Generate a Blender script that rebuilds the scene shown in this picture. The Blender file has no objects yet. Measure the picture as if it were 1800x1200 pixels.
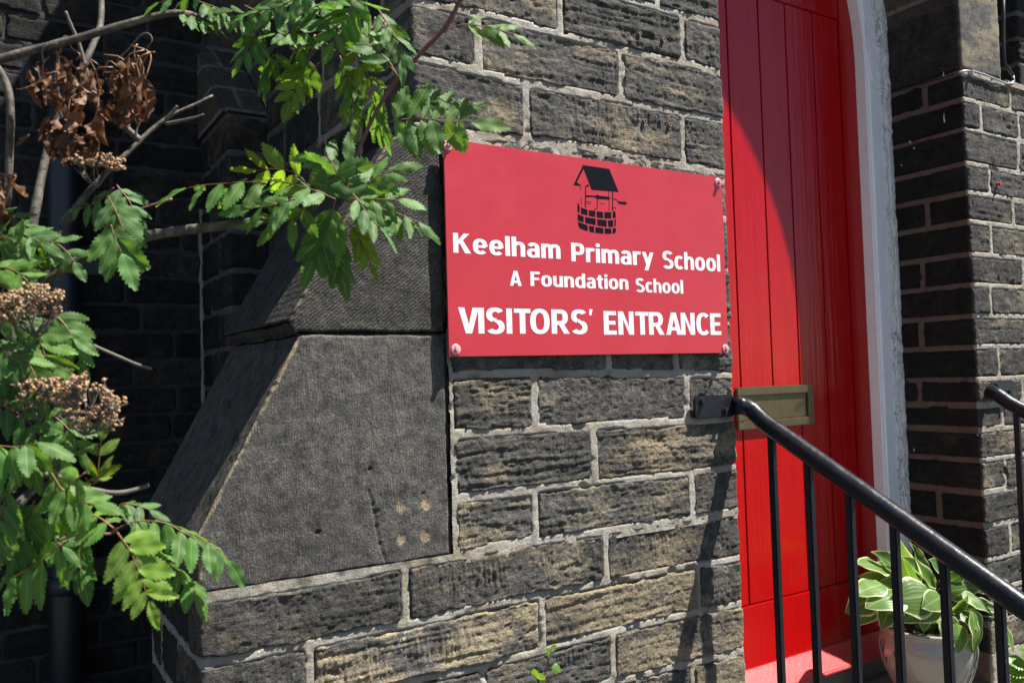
import bpy, bmesh, math, random
import numpy as np
from mathutils import Vector, Matrix

scene = bpy.context.scene
COL = scene.collection
R = math.radians

# ------------------------------------------------------------------ camera
YAW, PITCH, ROLL, FPX = R(32.28967), R(2.33424), R(-1.65622), 1477.717
CAM = np.array([0.0, -1.7, 1.6])
_f = np.array([math.sin(YAW) * math.cos(PITCH), math.cos(YAW) * math.cos(PITCH), math.sin(PITCH)])
_r = np.array([math.cos(YAW), -math.sin(YAW), 0.0])
_u = np.cross(_r, _f)
C_R = _r * math.cos(ROLL) + _u * math.sin(ROLL)
C_U = -_r * math.sin(ROLL) + _u * math.cos(ROLL)
C_F = _f
cam_d = bpy.data.cameras.new('camera')
cam = bpy.data.objects.new('camera', cam_d)
COL.objects.link(cam)
cam.matrix_world = Matrix(((C_R[0], C_U[0], -C_F[0], CAM[0]), (C_R[1], C_U[1], -C_F[1], CAM[1]),
                           (C_R[2], C_U[2], -C_F[2], CAM[2]), (0, 0, 0, 1)))
cam_d.sensor_width = 36.0
cam_d.sensor_fit = 'HORIZONTAL'
cam_d.lens = 36.0 * FPX / 1800.0
cam_d.clip_start, cam_d.clip_end = 0.05, 500.0
cam_d.dof.use_dof = True
cam_d.dof.focus_distance = 2.05
cam_d.dof.aperture_fstop = 7.0
scene.camera = cam

# ------------------------------------------------------------------ light
SUN_TRAVEL = Vector((-1.534, 1.0, -3.40)).normalized()
to_sun = -SUN_TRAVEL
elev = math.asin(to_sun.z)
azim = math.atan2(to_sun.x, to_sun.y)
world = bpy.data.worlds.new('World')
scene.world = world
world.use_nodes = True
wn = world.node_tree
sky = wn.nodes.new('ShaderNodeTexSky')
sky.sky_type = 'NISHITA'
sky.sun_disc = False
sky.sun_elevation = elev
sky.sun_rotation = azim
sky.air_density, sky.dust_density, sky.ozone_density = 0.8, 0.1, 1.5
sky.altitude = 400.0
bg = wn.nodes['Background']
wn.links.new(sky.outputs[0], bg.inputs['Color'])
bg.inputs['Strength'].default_value = 0.05
sun_d = bpy.data.lights.new('sun', 'SUN')
sun_d.energy = 5.0
sun_d.angle = R(0.53)
sun_d.color = (1.0, 0.95, 0.87)
sun = bpy.data.objects.new('sun', sun_d)
COL.objects.link(sun)
sun.rotation_euler = SUN_TRAVEL.to_track_quat('-Z', 'Y').to_euler()
sun.location = (4, -4, 8)
vs = scene.view_settings
vs.view_transform = 'Standard'
vs.look = 'None'
vs.gamma = 1.0
vs.use_curve_mapping = False
vs.exposure = 1.5

# ------------------------------------------------------------------ helpers
rnd = random.Random(7)

def ray(px, py):
    return C_F + C_R * (px - 900.0) / FPX - C_U * (py - 600.0) / FPX

def on_plane(px, py, axis, val):
    d = ray(px, py)
    return CAM + d * (val - CAM[axis]) / d[axis]

def at_depth(px, py, d):
    return CAM + ray(px, py) * d

def _hash(ix, iy, seed):
    h = (ix.astype(np.int64) * 374761393 + iy.astype(np.int64) * 668265263 + seed * 1442695041) & 0x7fffffff
    h = ((h ^ (h >> 13)) * 1274126177) & 0x7fffffff
    h = ((h ^ (h >> 15)) * 2246822519) & 0x7fffffff
    return (h & 0xffff) / 65535.0

def vnoise(x, y, seed):
    x, y = np.broadcast_arrays(np.asarray(x, float), np.asarray(y, float))
    ix, iy = np.floor(x), np.floor(y)
    fx, fy = x - ix, y - iy
    fx = fx * fx * (3 - 2 * fx)
    fy = fy * fy * (3 - 2 * fy)
    a, b = _hash(ix, iy, seed), _hash(ix + 1, iy, seed)
    c, d = _hash(ix, iy + 1, seed), _hash(ix + 1, iy + 1, seed)
    return (a + (b - a) * fx) * (1 - fy) + (c + (d - c) * fx) * fy

def fbm(x, y, seed, octv=4, gain=0.5):
    t, amp, tot = 0, 1.0, 0.0
    for i in range(octv):
        t = t + amp * (vnoise(x * 2 ** i, y * 2 ** i, seed + i * 17) * 2 - 1)
        tot += amp
        amp *= gain
    return t / tot

def sstep(a, b, x):
    t = np.clip((x - a) / (b - a), 0, 1)
    return t * t * (3 - 2 * t)

def link(o, parent=None):
    COL.objects.link(o)
    if parent is not None:
        o.parent = parent
    return o

def mesh_obj(name, verts, faces, m, parent=None, smooth=False, attr=None):
    me = bpy.data.meshes.new(name)
    me.from_pydata([tuple(v) for v in verts], [], [tuple(f) for f in faces])
    if smooth:
        me.polygons.foreach_set('use_smooth', [True] * len(me.polygons))
    if m is not None:
        me.materials.append(m)
    if attr is not None:
        a = me.color_attributes.new('wear', 'FLOAT_COLOR', 'POINT')
        a.data.foreach_set('color', np.asarray(attr, np.float32).ravel())
    me.update()
    return link(bpy.data.objects.new(name, me), parent)

def grid_obj(name, P, m, parent=None, attr=None, smooth=True, flip=False):
    n, k = P.shape[:2]
    me = bpy.data.meshes.new(name)
    me.vertices.add(n * k)
    me.vertices.foreach_set('co', P.reshape(-1).astype(np.float32))
    idx = np.arange(n * k).reshape(n, k)
    q = np.stack([idx[:-1, :-1], idx[1:, :-1], idx[1:, 1:], idx[:-1, 1:]], -1).reshape(-1, 4)
    if flip:
        q = q[:, ::-1]
    nf = len(q)
    me.loops.add(nf * 4)
    me.loops.foreach_set('vertex_index', q.reshape(-1).astype(np.int32))
    me.polygons.add(nf)
    me.polygons.foreach_set('loop_start', np.arange(0, nf * 4, 4, dtype=np.int32))
    me.polygons.foreach_set('loop_total', np.full(nf, 4, np.int32))
    me.polygons.foreach_set('use_smooth', np.full(nf, smooth))
    me.update(calc_edges=True)
    me.validate()
    me.materials.append(m)
    if attr is not None:
        a = me.color_attributes.new('wear', 'FLOAT_COLOR', 'POINT')
        a.data.foreach_set('color', attr.reshape(-1).astype(np.float32))
    return link(bpy.data.objects.new(name, me), parent)

class MB:
    """collects simple solids into one mesh"""
    def __init__(self):
        self.v, self.f = [], []
    def box(self, x0, x1, y0, y1, z0, z1):
        b = len(self.v)
        self.v += [(x, y, z) for z in (z0, z1) for y in (y0, y1) for x in (x0, x1)]
        for q in ((0, 2, 3, 1), (4, 5, 7, 6), (0, 1, 5, 4), (2, 6, 7, 3), (0, 4, 6, 2), (1, 3, 7, 5)):
            self.f.append(tuple(b + i for i in q))
        return self
    def prism(self, poly, axis, a0, a1):
        b, n = len(self.v), len(poly)
        for a in (a0, a1):
            for p in poly:
                c = list(p)
                c.insert(axis, a)
                self.v.append(tuple(c))
        self.f.append(tuple(b + i for i in range(n)))
        self.f.append(tuple(b + n + i for i in reversed(range(n))))
        for i in range(n):
            j = (i + 1) % n
            self.f.append((b + i, b + n + i, b + n + j, b + j))
        return self
    def tube(self, pts, rad, sides=8, cap=True):
        pts = [Vector(p) for p in pts]
        n = len(pts)
        rads = rad if hasattr(rad, '__len__') else [rad] * n
        b = len(self.v)
        t0 = (pts[1] - pts[0]).normalized()
        ref = Vector((0, 0, 1)) if abs(t0.z) < 0.9 else Vector((1, 0, 0))
        nx = t0.cross(ref).normalized()
        for i in range(n):
            t = (pts[min(i + 1, n - 1)] - pts[max(i - 1, 0)]).normalized()
            nx = (nx - t * nx.dot(t)).normalized()
            ny = t.cross(nx)
            for k in range(sides):
                a = 2 * math.pi * k / sides
                self.v.append(tuple(pts[i] + (nx * math.cos(a) + ny * math.sin(a)) * rads[i]))
        for i in range(n - 1):
            for k in range(sides):
                k2 = (k + 1) % sides
                self.f.append((b + i * sides + k, b + i * sides + k2, b + (i + 1) * sides + k2, b + (i + 1) * sides + k))
        if cap:
            self.f.append(tuple(b + k for k in reversed(range(sides))))
            self.f.append(tuple(b + (n - 1) * sides + k for k in range(sides)))
        return self
    def lathe(self, prof, centre, seg=32, axis=2):
        b = len(self.v)
        for (r, z) in prof:
            for k in range(seg):
                a = 2 * math.pi * k / seg
                if axis == 2:
                    self.v.append((centre[0] + r * math.cos(a), centre[1] + r * math.sin(a), centre[2] + z))
                else:
                    self.v.append((centre[0] + r * math.cos(a), centre[1] - z, centre[2] + r * math.sin(a)))
        for i in range(len(prof) - 1):
            for k in range(seg):
                k2 = (k + 1) % seg
                self.f.append((b + i * seg + k, b + i * seg + k2, b + (i + 1) * seg + k2, b + (i + 1) * seg + k))
        return self
    def build(self, name, m, parent=None, smooth=False, bevel=0.0):
        o = mesh_obj(name, self.v, self.f, m, parent, smooth)
        bm = bmesh.new()
        bm.from_mesh(o.data)
        bmesh.ops.recalc_face_normals(bm, faces=bm.faces)
        if bevel > 0:
            bmesh.ops.bevel(bm, geom=[e for e in bm.edges if e.is_manifold and e.calc_face_angle(0) > 0.5],
                            offset=bevel, segments=2, affect='EDGES', clamp_overlap=True)
        bm.to_mesh(o.data)
        bm.free()
        return o

def empty(name, loc, label, cat, group=None):
    o = bpy.data.objects.new(name, None)
    o.empty_display_size = 0.1
    COL.objects.link(o)
    o['label'], o['category'] = label, cat
    if group:
        o['group'] = group
    return o      # kept at the origin: part meshes are in world coordinates

def tag(o, label, cat, group=None):
    o['label'], o['category'] = label, cat
    if group:
        o['group'] = group
    return o

# ------------------------------------------------------------------ materials
class NT:
    def __init__(self, name):
        self.m = bpy.data.materials.new(name)
        self.m.use_nodes = True
        self.t = self.m.node_tree
        self.b = self.t.nodes['Principled BSDF']
        self.out = self.t.nodes['Material Output']
        self._c = None
    def n(self, typ, **kw):
        nd = self.t.nodes.new('ShaderNode' + typ)
        for k, v in kw.items():
            if hasattr(nd, k) and k not in nd.inputs:
                setattr(nd, k, v)
            else:
                nd.inputs[k].default_value = v
        return nd
    def l(self, a, b):
        self.t.links.new(a, b)
    @property
    def co(self):
        if self._c is None:
            self._c = self.n('TexCoord').outputs['Object']
        return self._c
    def noise(self, scale, detail=4, rough=0.55, vec=None, dist=0.0):
        nd = self.n('TexNoise', Scale=scale, Detail=detail, Roughness=rough, Distortion=dist)
        self.l(vec if vec is not None else self.co, nd.inputs['Vector'])
        return nd.outputs['Fac']
    def mapping(self, scale=(1, 1, 1), rot=(0, 0, 0)):
        mp = self.n('Mapping')
        mp.inputs['Scale'].default_value = scale
        mp.inputs['Rotation'].default_value = rot
        self.l(self.co, mp.inputs['Vector'])
        return mp.outputs[0]
    def ramp(self, fac, stops):
        cr = self.n('ValToRGB')
        e = cr.color_ramp.elements
        while len(e) < len(stops):
            e.new(0.5)
        for i, (p, c) in enumerate(stops):
            e[i].position = p
            e[i].color = (c[0], c[1], c[2], 1) if hasattr(c, '__len__') else (c, c, c, 1)
        self.l(fac, cr.inputs[0])
        return cr.outputs[0]
    def mix(self, fac, a, b, blend='MIX'):
        mx = self.n('Mix', data_type='RGBA', blend_type=blend)
        for sock, val in ((mx.inputs[0], fac), (mx.inputs[6], a), (mx.inputs[7], b)):
            if hasattr(val, 'is_output'):
                self.l(val, sock)
            elif hasattr(val, '__len__'):
                sock.default_value = (val[0], val[1], val[2], 1)
            else:
                sock.default_value = val
        return mx.outputs[2]
    def math(self, op, a, b=0.0, clamp=False):
        nd = self.n('Math', operation=op, use_clamp=clamp)
        for i, v in enumerate((a, b)):
            if hasattr(v, 'is_output'):
                self.l(v, nd.inputs[i])
            else:
                nd.inputs[i].default_value = v
        return nd.outputs[0]
    def bump(self, h, strength=0.5, dist=0.01, prev=None):
        bp = self.n('Bump', Strength=strength, Distance=dist)
        self.l(h, bp.inputs['Height'])
        if prev is not None:
            self.l(prev, bp.inputs['Normal'])
        return bp.outputs[0]
    def set(self, color=None, rough=None, metal=None, normal=None, spec=None, coat=None):
        for v, k in ((color, 'Base Color'), (rough, 'Roughness'), (metal, 'Metallic'), (spec, 'Specular IOR Level'), (coat, 'Coat Weight')):
            if v is None:
                continue
            s = self.b.inputs[k]
            if hasattr(v, 'is_output'):
                self.l(v, s)
            elif hasattr(v, '__len__'):
                s.default_value = (v[0], v[1], v[2], 1)
            else:
                s.default_value = v
        if normal is not None:
            self.l(normal, self.b.inputs['Normal'])
        return self.m

def make_stone(name, tool=None):
    t = NT(name)
    at = t.n('Attribute', attribute_name='wear')
    sep = t.n('SeparateColor')
    t.l(at.outputs['Color'], sep.inputs[0])
    wear, tone, lich = sep.outputs[0], sep.outputs[1], sep.outputs[2]
    fine = t.noise(260, 5, 0.65)
    mid = t.ramp(t.noise(30, 8, 0.72), [(0.32, 0.0), (0.68, 1.0)])
    soot = t.mix(mid, (0.024, 0.0235, 0.024), (0.130, 0.122, 0.107))
    tan = t.mix(t.noise(55, 4, 0.6), (0.15, 0.122, 0.082), (0.32, 0.265, 0.175))
    w2 = t.math('ADD', wear, t.math('MULTIPLY', t.math('SUBTRACT', t.noise(90, 4, 0.7), 0.5), 0.9))
    fac = t.ramp(w2, [(0.34, 0.0), (0.72, 1.0)])
    c = t.mix(fac, soot, tan)
    grit = t.ramp(fine, [(0.32, 0.42), (0.68, 1.5)])
    c = t.mix(1.0, c, grit, 'MULTIPLY')
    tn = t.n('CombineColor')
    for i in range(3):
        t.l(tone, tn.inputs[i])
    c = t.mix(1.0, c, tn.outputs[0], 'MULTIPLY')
    lf = t.ramp(t.math('ADD', lich, t.math('MULTIPLY', t.math('SUBTRACT', t.noise(130, 3, 0.6), 0.5), 0.8)), [(0.5, 0.0), (0.62, 0.9)])
    c = t.mix(lf, c, (0.5, 0.5, 0.46))
    rough_n = t.noise(85, 9, 0.74)
    beds = t.noise(1.0, 6, 0.7, t.mapping((22, 22, 230)))
    strokes = t.math('MULTIPLY', t.noise(1.0, 4, 0.6, t.mapping((240, 240, 26))), t.ramp(t.noise(9, 3), [(0.45, 0.0), (0.6, 1.0)]))
    if tool is None:
        nrm = t.bump(rough_n, 0.6, 0.010)
        nrm = t.bump(beds, 0.55, 0.006, nrm)
        nrm = t.bump(strokes, 0.6, 0.006, nrm)
        nrm = t.bump(fine, 0.7, 0.0045, nrm)
    else:
        kind, rot, strength = tool
        nrm = t.bump(t.noise(160, 6, 0.7), 0.4, 0.004)
        if kind == 'peck':
            nrm = t.bump(t.noise(1.0, 5, 0.65, t.mapping((300, 300, 36))), 0.75, 0.006, nrm)
            nrm = t.bump(t.ramp(t.noise(1.0, 3, 0.6, t.mapping((330, 330, 230))), [(0.36, 0.0), (0.6, 1.0)]), 0.35, 0.0024, nrm)
        else:
            wv = t.n('TexWave', wave_type='BANDS', bands_direction='X', Scale=kind, Distortion=5.0, Detail=4.0)
            wv.inputs['Detail Scale'].default_value = 3.0
            t.l(t.mapping((1, 1, 1), rot), wv.inputs['Vector'])
            nrm = t.bump(t.math('MULTIPLY', wv.outputs['Fac'], t.ramp(t.noise(26, 5, 0.65), [(0.3, 0.2), (0.7, 1.0)])), strength, 0.003, nrm)
    return t.set(c, 0.93, normal=nrm, spec=0.25)

M = {}
M['stone'] = make_stone('sooty_sandstone')
M['tooled_v'] = make_stone('tooled_sandstone_vertical', ('peck', (0, 0, 0), 0.75))
M['tooled_d'] = make_stone('tooled_sandstone_diagonal', (46, (0, R(-52), 0), 0.7))
M['tooled_s'] = make_stone('tooled_sandstone_springer', (55, (0, R(-62), 0), 0.4))

t = NT('lime_mortar')
c = t.mix(t.noise(24, 5, 0.6), (0.38, 0.357, 0.31), (0.60, 0.565, 0.50))
c = t.mix(t.ramp(t.noise(7, 4, 0.6), [(0.42, 0.0), (0.66, 0.55)]), c, (0.30, 0.225, 0.12))
c = t.mix(t.ramp(t.noise(60, 4, 0.7), [(0.64, 0.0), (0.78, 0.6)]), c, (0.09, 0.085, 0.078))
c = t.mix(1.0, c, t.ramp(t.noise(420, 3, 0.7), [(0.3, 0.6), (0.7, 1.2)]), 'MULTIPLY')
h = t.math('ADD', t.noise(500, 4, 0.7), t.math('MULTIPLY', t.noise(90, 4, 0.7), 1.6))
M['mortar'] = t.set(c, 0.95, normal=t.bump(h, 1.0, 0.007), spec=0.2)

t = NT('dark_mortar')  # mortar for shaded faces, the shade painted into its colour
c = t.mix(t.noise(24, 5, 0.6), (0.05, 0.05, 0.053), (0.12, 0.12, 0.122))
M['mortar_dark'] = t.set(c, 0.95, normal=t.bump(t.noise(200, 4, 0.7), 0.8, 0.004), spec=0.2)

t = NT('shade_painted_mortar')  # back wall mortar, recess shade painted in as a darker colour
M['mortar_shade'] = t.set(t.mix(t.noise(24, 5, 0.6), (0.02, 0.02, 0.021), (0.065, 0.064, 0.063)), 0.95, normal=t.bump(t.noise(200, 4, 0.7), 0.8, 0.004), spec=0.2)
t = NT('brown_shade_mortar')  # reveal mortar: dirt, with shade and red bounce light painted in
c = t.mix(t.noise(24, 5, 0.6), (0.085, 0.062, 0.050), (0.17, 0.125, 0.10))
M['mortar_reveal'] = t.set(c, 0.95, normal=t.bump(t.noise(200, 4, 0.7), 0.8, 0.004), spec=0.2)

t = NT('outer_stonework')
mp = t.n('Mapping')
mp.inputs['Rotation'].default_value = (R(90), 0, 0)
t.l(t.co, mp.inputs['Vector'])
br = t.n('TexBrick', Scale=1.0)
br.inputs['Color1'].default_value = (0.05, 0.046, 0.04, 1)
br.inputs['Color2'].default_value = (0.09, 0.075, 0.055, 1)
br.inputs['Mortar'].default_value = (0.16, 0.15, 0.13, 1)
br.inputs['Mortar Size'].default_value = 0.008
br.inputs['Brick Width'].default_value = 0.3
br.inputs['Row Height'].default_value = 0.12
t.l(mp.outputs[0], br.inputs['Vector'])
c = t.mix(1.0, br.outputs['Color'], t.ramp(t.noise(30, 5, 0.6), [(0.25, 0.5), (0.75, 1.4)]), 'MULTIPLY')
M['outer'] = t.set(c, 0.95, normal=t.bump(t.noise(80, 5, 0.6), 0.6, 0.01), spec=0.2)

t = NT('roof_slate')
M['slate'] = t.set(t.mix(t.noise(12, 5), (0.05, 0.05, 0.055), (0.10, 0.10, 0.11)), 0.7, normal=t.bump(t.noise(40, 4), 0.4, 0.01))

t = NT('sign_red_enamel')
sm = t.noise(9, 4, 0.55)
c = t.mix(t.ramp(sm, [(0.3, 0.0), (0.75, 1.0)]), (0.44, 0.022, 0.034), (0.48, 0.028, 0.042))
c = t.mix(t.ramp(t.noise(60, 5, 0.7), [(0.68, 0.0), (0.8, 0.25)]), c, (0.7, 0.25, 0.25))
h = t.math('ADD', t.noise(14, 3, 0.5), t.math('MULTIPLY', t.noise(8, 3, 0.5, t.mapping((0.4, 1, 10))), 0.5))
M['sign'] = t.set(c, t.ramp(t.noise(20, 4), [(0.3, 0.28), (0.7, 0.42)]), normal=t.bump(t.noise(14, 3, 0.5), 0.05, 0.01), spec=0.5)

t = NT('white_vinyl_letters')
M['letter'] = t.set(t.mix(t.noise(60, 4), (0.70, 0.72, 0.74), (0.76, 0.77, 0.78)), 0.45)
t = NT('black_vinyl')
M['vinyl'] = t.set(t.mix(t.noise(60, 4), (0.004, 0.004, 0.008), (0.006, 0.006, 0.011)), 0.55, spec=0.06)
t = NT('pink_painted_bolt')
M['bolt'] = t.set(t.mix(t.ramp(t.noise(180, 4, 0.7), [(0.4, 0.0), (0.6, 1.0)]), (0.55, 0.16, 0.20), (0.70, 0.42, 0.44)), 0.5)

t = NT('red_gloss_door_paint')
br_v = t.noise(10, 4, 0.6, t.mapping((9, 9, 0.7)))
c = t.mix(br_v, (0.34, 0.002, 0.003), (0.42, 0.004, 0.004))
c = t.mix(t.ramp(t.noise(60, 5, 0.75), [(0.66, 0.0), (0.76, 0.6)]), c, (0.30, 0.012, 0.014))
h = t.math('ADD', t.math('MULTIPLY', t.noise(1.0, 5, 0.6, t.mapping((90, 90, 3.0))), 1.0), t.math('ADD', t.math('MULTIPLY', t.noise(14, 3), 0.8), t.math('MULTIPLY', t.noise(1.0, 3, 0.5, t.mapping((24, 24, 1.2))), 2.2)))
M['door'] = t.set(c, t.ramp(t.noise(8, 4), [(0.3, 0.13), (0.7, 0.24)]), normal=t.bump(h, 0.30, 0.004), spec=0.32)
t = NT('sill_pinkish_red_paint')  # lighter and pinker red than the door paint
c = t.mix(t.noise(30, 5, 0.6), (0.46, 0.035, 0.04), (0.56, 0.08, 0.085))
M['sill'] = t.set(c, 0.3, normal=t.bump(t.noise(70, 4), 0.2, 0.004))

t = NT('white_frame_paint')
v1 = t.noise(14, 4, 0.6, t.mapping((3, 3, 0.6)))
c = t.mix(v1, (0.84, 0.84, 0.85), (0.90, 0.90, 0.91))
c = t.mix(t.ramp(t.noise(26, 5, 0.7), [(0.62, 0.0), (0.74, 0.35)]), c, (0.42, 0.38, 0.33))
M['white'] = t.set(c, 0.42, normal=t.bump(t.noise(50, 4, 0.6, t.mapping((4, 4, 0.6))), 0.25, 0.004))
t = NT('peeling_filler')
vo = t.n('TexVoronoi', feature='DISTANCE_TO_EDGE', Scale=26.0)
mpv = t.n('Mapping')
mpv.inputs['Scale'].default_value = (2.0, 2.0, 0.55)
nz = t.n('TexNoise', Scale=30.0, Detail=3.0)
t.l(t.co, nz.inputs['Vector'])
vm = t.n('VectorMath', operation='MULTIPLY_ADD')
vm.inputs[1].default_value = (0.03, 0.03, 0.03)
t.l(nz.outputs['Color'], vm.inputs[0])
t.l(t.co, vm.inputs[2])
t.l(vm.outputs[0], mpv.inputs['Vector'])
t.l(mpv.outputs[0], vo.inputs['Vector'])
crk = t.ramp(vo.outputs['Distance'], [(0.0, 0.0), (0.045, 1.0)])
c = t.mix(t.noise(30, 5, 0.6), (0.62, 0.60, 0.57), (0.84, 0.83, 0.81))
c = t.mix(t.math('MULTIPLY', t.math('SUBTRACT', 1.0, crk), t.ramp(t.noise(9, 3), [(0.42, 0.0), (0.55, 1.0)])), c, (0.16, 0.14, 0.12))
M['filler'] = t.set(c, 0.7, normal=t.bump(t.math('ADD', crk, t.noise(120, 4)), 0.6, 0.004))

t = NT('dull_brass')
c = t.mix(t.noise(30, 5, 0.65, t.mapping((3, 3, 1))), (0.10, 0.078, 0.038), (0.21, 0.17, 0.09))
M['brass'] = t.set(c, t.ramp(t.noise(60, 4), [(0.3, 0.38), (0.7, 0.55)]), metal=0.75, normal=t.bump(t.noise(150, 4), 0.1, 0.002))

t = NT('black_gloss_metal_paint')
c = t.mix(t.noise(25, 5, 0.6), (0.007, 0.008, 0.012), (0.016, 0.017, 0.022))
c = t.mix(t.ramp(t.noise(170, 2, 0.5), [(0.74, 0.0), (0.77, 0.8)]), c, (0.30, 0.29, 0.28))
M['black'] = t.set(c, t.ramp(t.noise(40, 4), [(0.3, 0.24), (0.7, 0.42)]), normal=t.bump(t.math('ADD', t.noise(70, 4), t.math('MULTIPLY', t.noise(18, 3), 1.2)), 0.2, 0.004), spec=0.22)
t = NT('galvanised_wire')
M['wire'] = t.set(t.mix(t.noise(80, 3), (0.35, 0.35, 0.36), (0.6, 0.6, 0.62)), 0.35, metal=0.6)
t = NT('black_cable')
M['cable'] = t.set((0.012, 0.012, 0.014), 0.5)
t = NT('dark_blue_pipe')
c = t.mix(t.noise(10, 4, 0.6, t.mapping((3, 3, 0.5))), (0.007, 0.009, 0.014), (0.014, 0.018, 0.027))
M['pipe'] = t.set(c, 0.45, normal=t.bump(t.noise(40, 4), 0.1, 0.005))

def plant_mat(name, c1, c2, trans, rough, veins=True, edge=None, transw=0.45):
    t = NT(name)
    oi = t.n('ObjectInfo')
    col = t.mix(oi.outputs['Random'], c1, c2)
    tint = t.n('ObjectInfo').outputs['Color']
    col = t.mix(1.0, col, tint, 'MULTIPLY')
    col = t.mix(1.0, col, t.n('Attribute', attribute_name='tint').outputs['Color'], 'MULTIPLY')
    uv = t.n('UVMap')
    sx = t.n('SeparateXYZ')
    t.l(uv.outputs[0], sx.inputs[0])
    ax = t.math('ABSOLUTE', sx.outputs[0])
    col = t.mix(t.ramp(t.noise(60, 4, 0.6), [(0.3, 0.0), (0.8, 0.4)]), col, (c2[0] * 1.2, c2[1] * 1.0, c2[2] * 0.8))
    nrm = None
    if veins:
        ph = t.math('SUBTRACT', sx.outputs[1], t.math('MULTIPLY', ax, 0.16 if edge is None else -0.5))
        w = t.math('SINE', t.math('MULTIPLY', ph, 75.0 if edge is None else 40.0))
        if edge is not None:
            w = t.math('SINE', t.math('MULTIPLY', ax, 34.0))
        rib = t.ramp(ax, [(0.0, 1.0), (0.10, 0.0)])
        col = t.mix(t.math('MULTIPLY', rib, 0.55), col, (0.28, 0.40, 0.16))
        nrm = t.bump(t.math('ADD', w, t.math('MULTIPLY', rib, -2.0)), 0.10 if edge is None else 0.16, 0.0012)
    if edge is not None:
        ee = t.math('ADD', ax, t.math('MULTIPLY', t.math('SUBTRACT', t.noise(40, 3), 0.5), 0.35))
        col = t.mix(t.ramp(ee, [(0.83, 0.0), (0.92, 1.0)]), col, edge)
    t.set(col, rough, normal=nrm, spec=0.32)
    tr = t.n('BsdfTranslucent')
    tc = t.mix(1.0, col, trans, 'MULTIPLY')
    t.l(tc, tr.inputs['Color'])
    ms = t.n('MixShader')
    ms.inputs[0].default_value = transw
    t.l(t.b.outputs[0], ms.inputs[1])
    t.l(tr.outputs[0], ms.inputs[2])
    t.l(ms.outputs[0], t.out.inputs['Surface'])
    return t.m

M['leaf'] = plant_mat('rowan_leaf', (0.045, 0.115, 0.030), (0.095, 0.19, 0.045), (2.6, 2.5, 0.8), 0.58, transw=0.38)
M['dead'] = plant_mat('dead_leaf', (0.055, 0.026, 0.015), (0.16, 0.085, 0.045), (1.3, 1.0, 0.7), 0.6, veins=False, transw=0.25)
M['hosta'] = plant_mat('hosta_leaf', (0.045, 0.11, 0.022), (0.11, 0.20, 0.042), (2.0, 2.0, 0.9), 0.42, edge=(0.52, 0.56, 0.34), transw=0.35)
M['ivy'] = plant_mat('ivy_leaf', (0.09, 0.20, 0.035), (0.15, 0.28, 0.05), (2.0, 2.0, 0.8), 0.4, transw=0.35)

t = NT('rowan_bark')
lim = t.ramp(t.noise(45, 5, 0.65), [(0.45, 0.0), (0.7, 1.0)])
c = t.mix(lim, (0.040, 0.031, 0.024), (0.15, 0.13, 0.095))
c = t.mix(t.ramp(t.noise(25, 4), [(0.58, 0.0), (0.7, 0.4)]), c, (0.12, 0.14, 0.06))
M['bark'] = t.set(c, 0.7, normal=t.bump(t.noise(120, 5, 0.7), 0.6, 0.004))
t = NT('young_red_stem')
M['stem'] = t.set(t.mix(t.noise(60, 4), (0.075, 0.026, 0.022), (0.15, 0.055, 0.035)), 0.45, normal=t.bump(t.noise(150, 3), 0.3, 0.002))
t = NT('leaf_stalk')
M['stalk'] = t.set(t.mix(t.noise(40, 3), (0.15, 0.10, 0.035), (0.20, 0.06, 0.035)), 0.5)
t = NT('withered_flower_heads')
oi = t.noise(210, 3, 0.6)
c = t.ramp(oi, [(0.30, (0.14, 0.15, 0.07)), (0.45, (0.27, 0.175, 0.10)), (0.60, (0.42, 0.215, 0.11)), (0.78, (0.46, 0.33, 0.20))])
M['berry'] = t.set(c, 0.7, normal=t.bump(t.noise(500, 3), 0.5, 0.002))
t = NT('grey_dry_twig')
M['drytwig'] = t.set(t.mix(t.noise(70, 4), (0.05, 0.043, 0.036), (0.15, 0.135, 0.11)), 0.8)

t = NT('cream_glazed_ceramic')
c = t.mix(t.noise(14, 4, 0.6), (0.22, 0.205, 0.18), (0.32, 0.30, 0.265))
c = t.mix(t.ramp(t.noise(55, 5, 0.7), [(0.6, 0.0), (0.78, 0.6)]), c, (0.12, 0.09, 0.055))
M['glaze'] = t.set(c, 0.16, normal=t.bump(t.noise(30, 3), 0.06, 0.004), spec=0.6)
t = NT('teal_brushwork')
M['teal'] = t.set(t.mix(t.noise(70, 3), (0.012, 0.06, 0.065), (0.03, 0.11, 0.10)), 0.18)
t = NT('potting_soil')
M['soil'] = t.set(t.mix(t.noise(90, 5), (0.012, 0.009, 0.006), (0.04, 0.03, 0.02)), 0.95, normal=t.bump(t.noise(120, 5), 1.0, 0.01))

t = NT('step_stone')
c = t.mix(t.noise(16, 5, 0.6), (0.10, 0.09, 0.075), (0.24, 0.21, 0.16))
M['step'] = t.set(c, 0.9, normal=t.bump(t.noise(70, 5, 0.6), 0.6, 0.005))
t = NT('paving')
c = t.mix(t.noise(5, 6, 0.6), (0.035, 0.035, 0.036), (0.065, 0.063, 0.06))
M['ground'] = t.set(c, 0.95, normal=t.bump(t.noise(60, 5, 0.6), 0.5, 0.006))
t = NT('white_paint_fleck')
M['fleck'] = t.set((0.6, 0.6, 0.6), 0.6)
t = NT('copper_wall_plug')
M['plug'] = t.set(t.mix(t.noise(200, 3), (0.16, 0.085, 0.06), (0.28, 0.17, 0.13)), 0.6)
t = NT('red_wall_plug')
M['redplug'] = t.set((0.5, 0.03, 0.03), 0.5)

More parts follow.
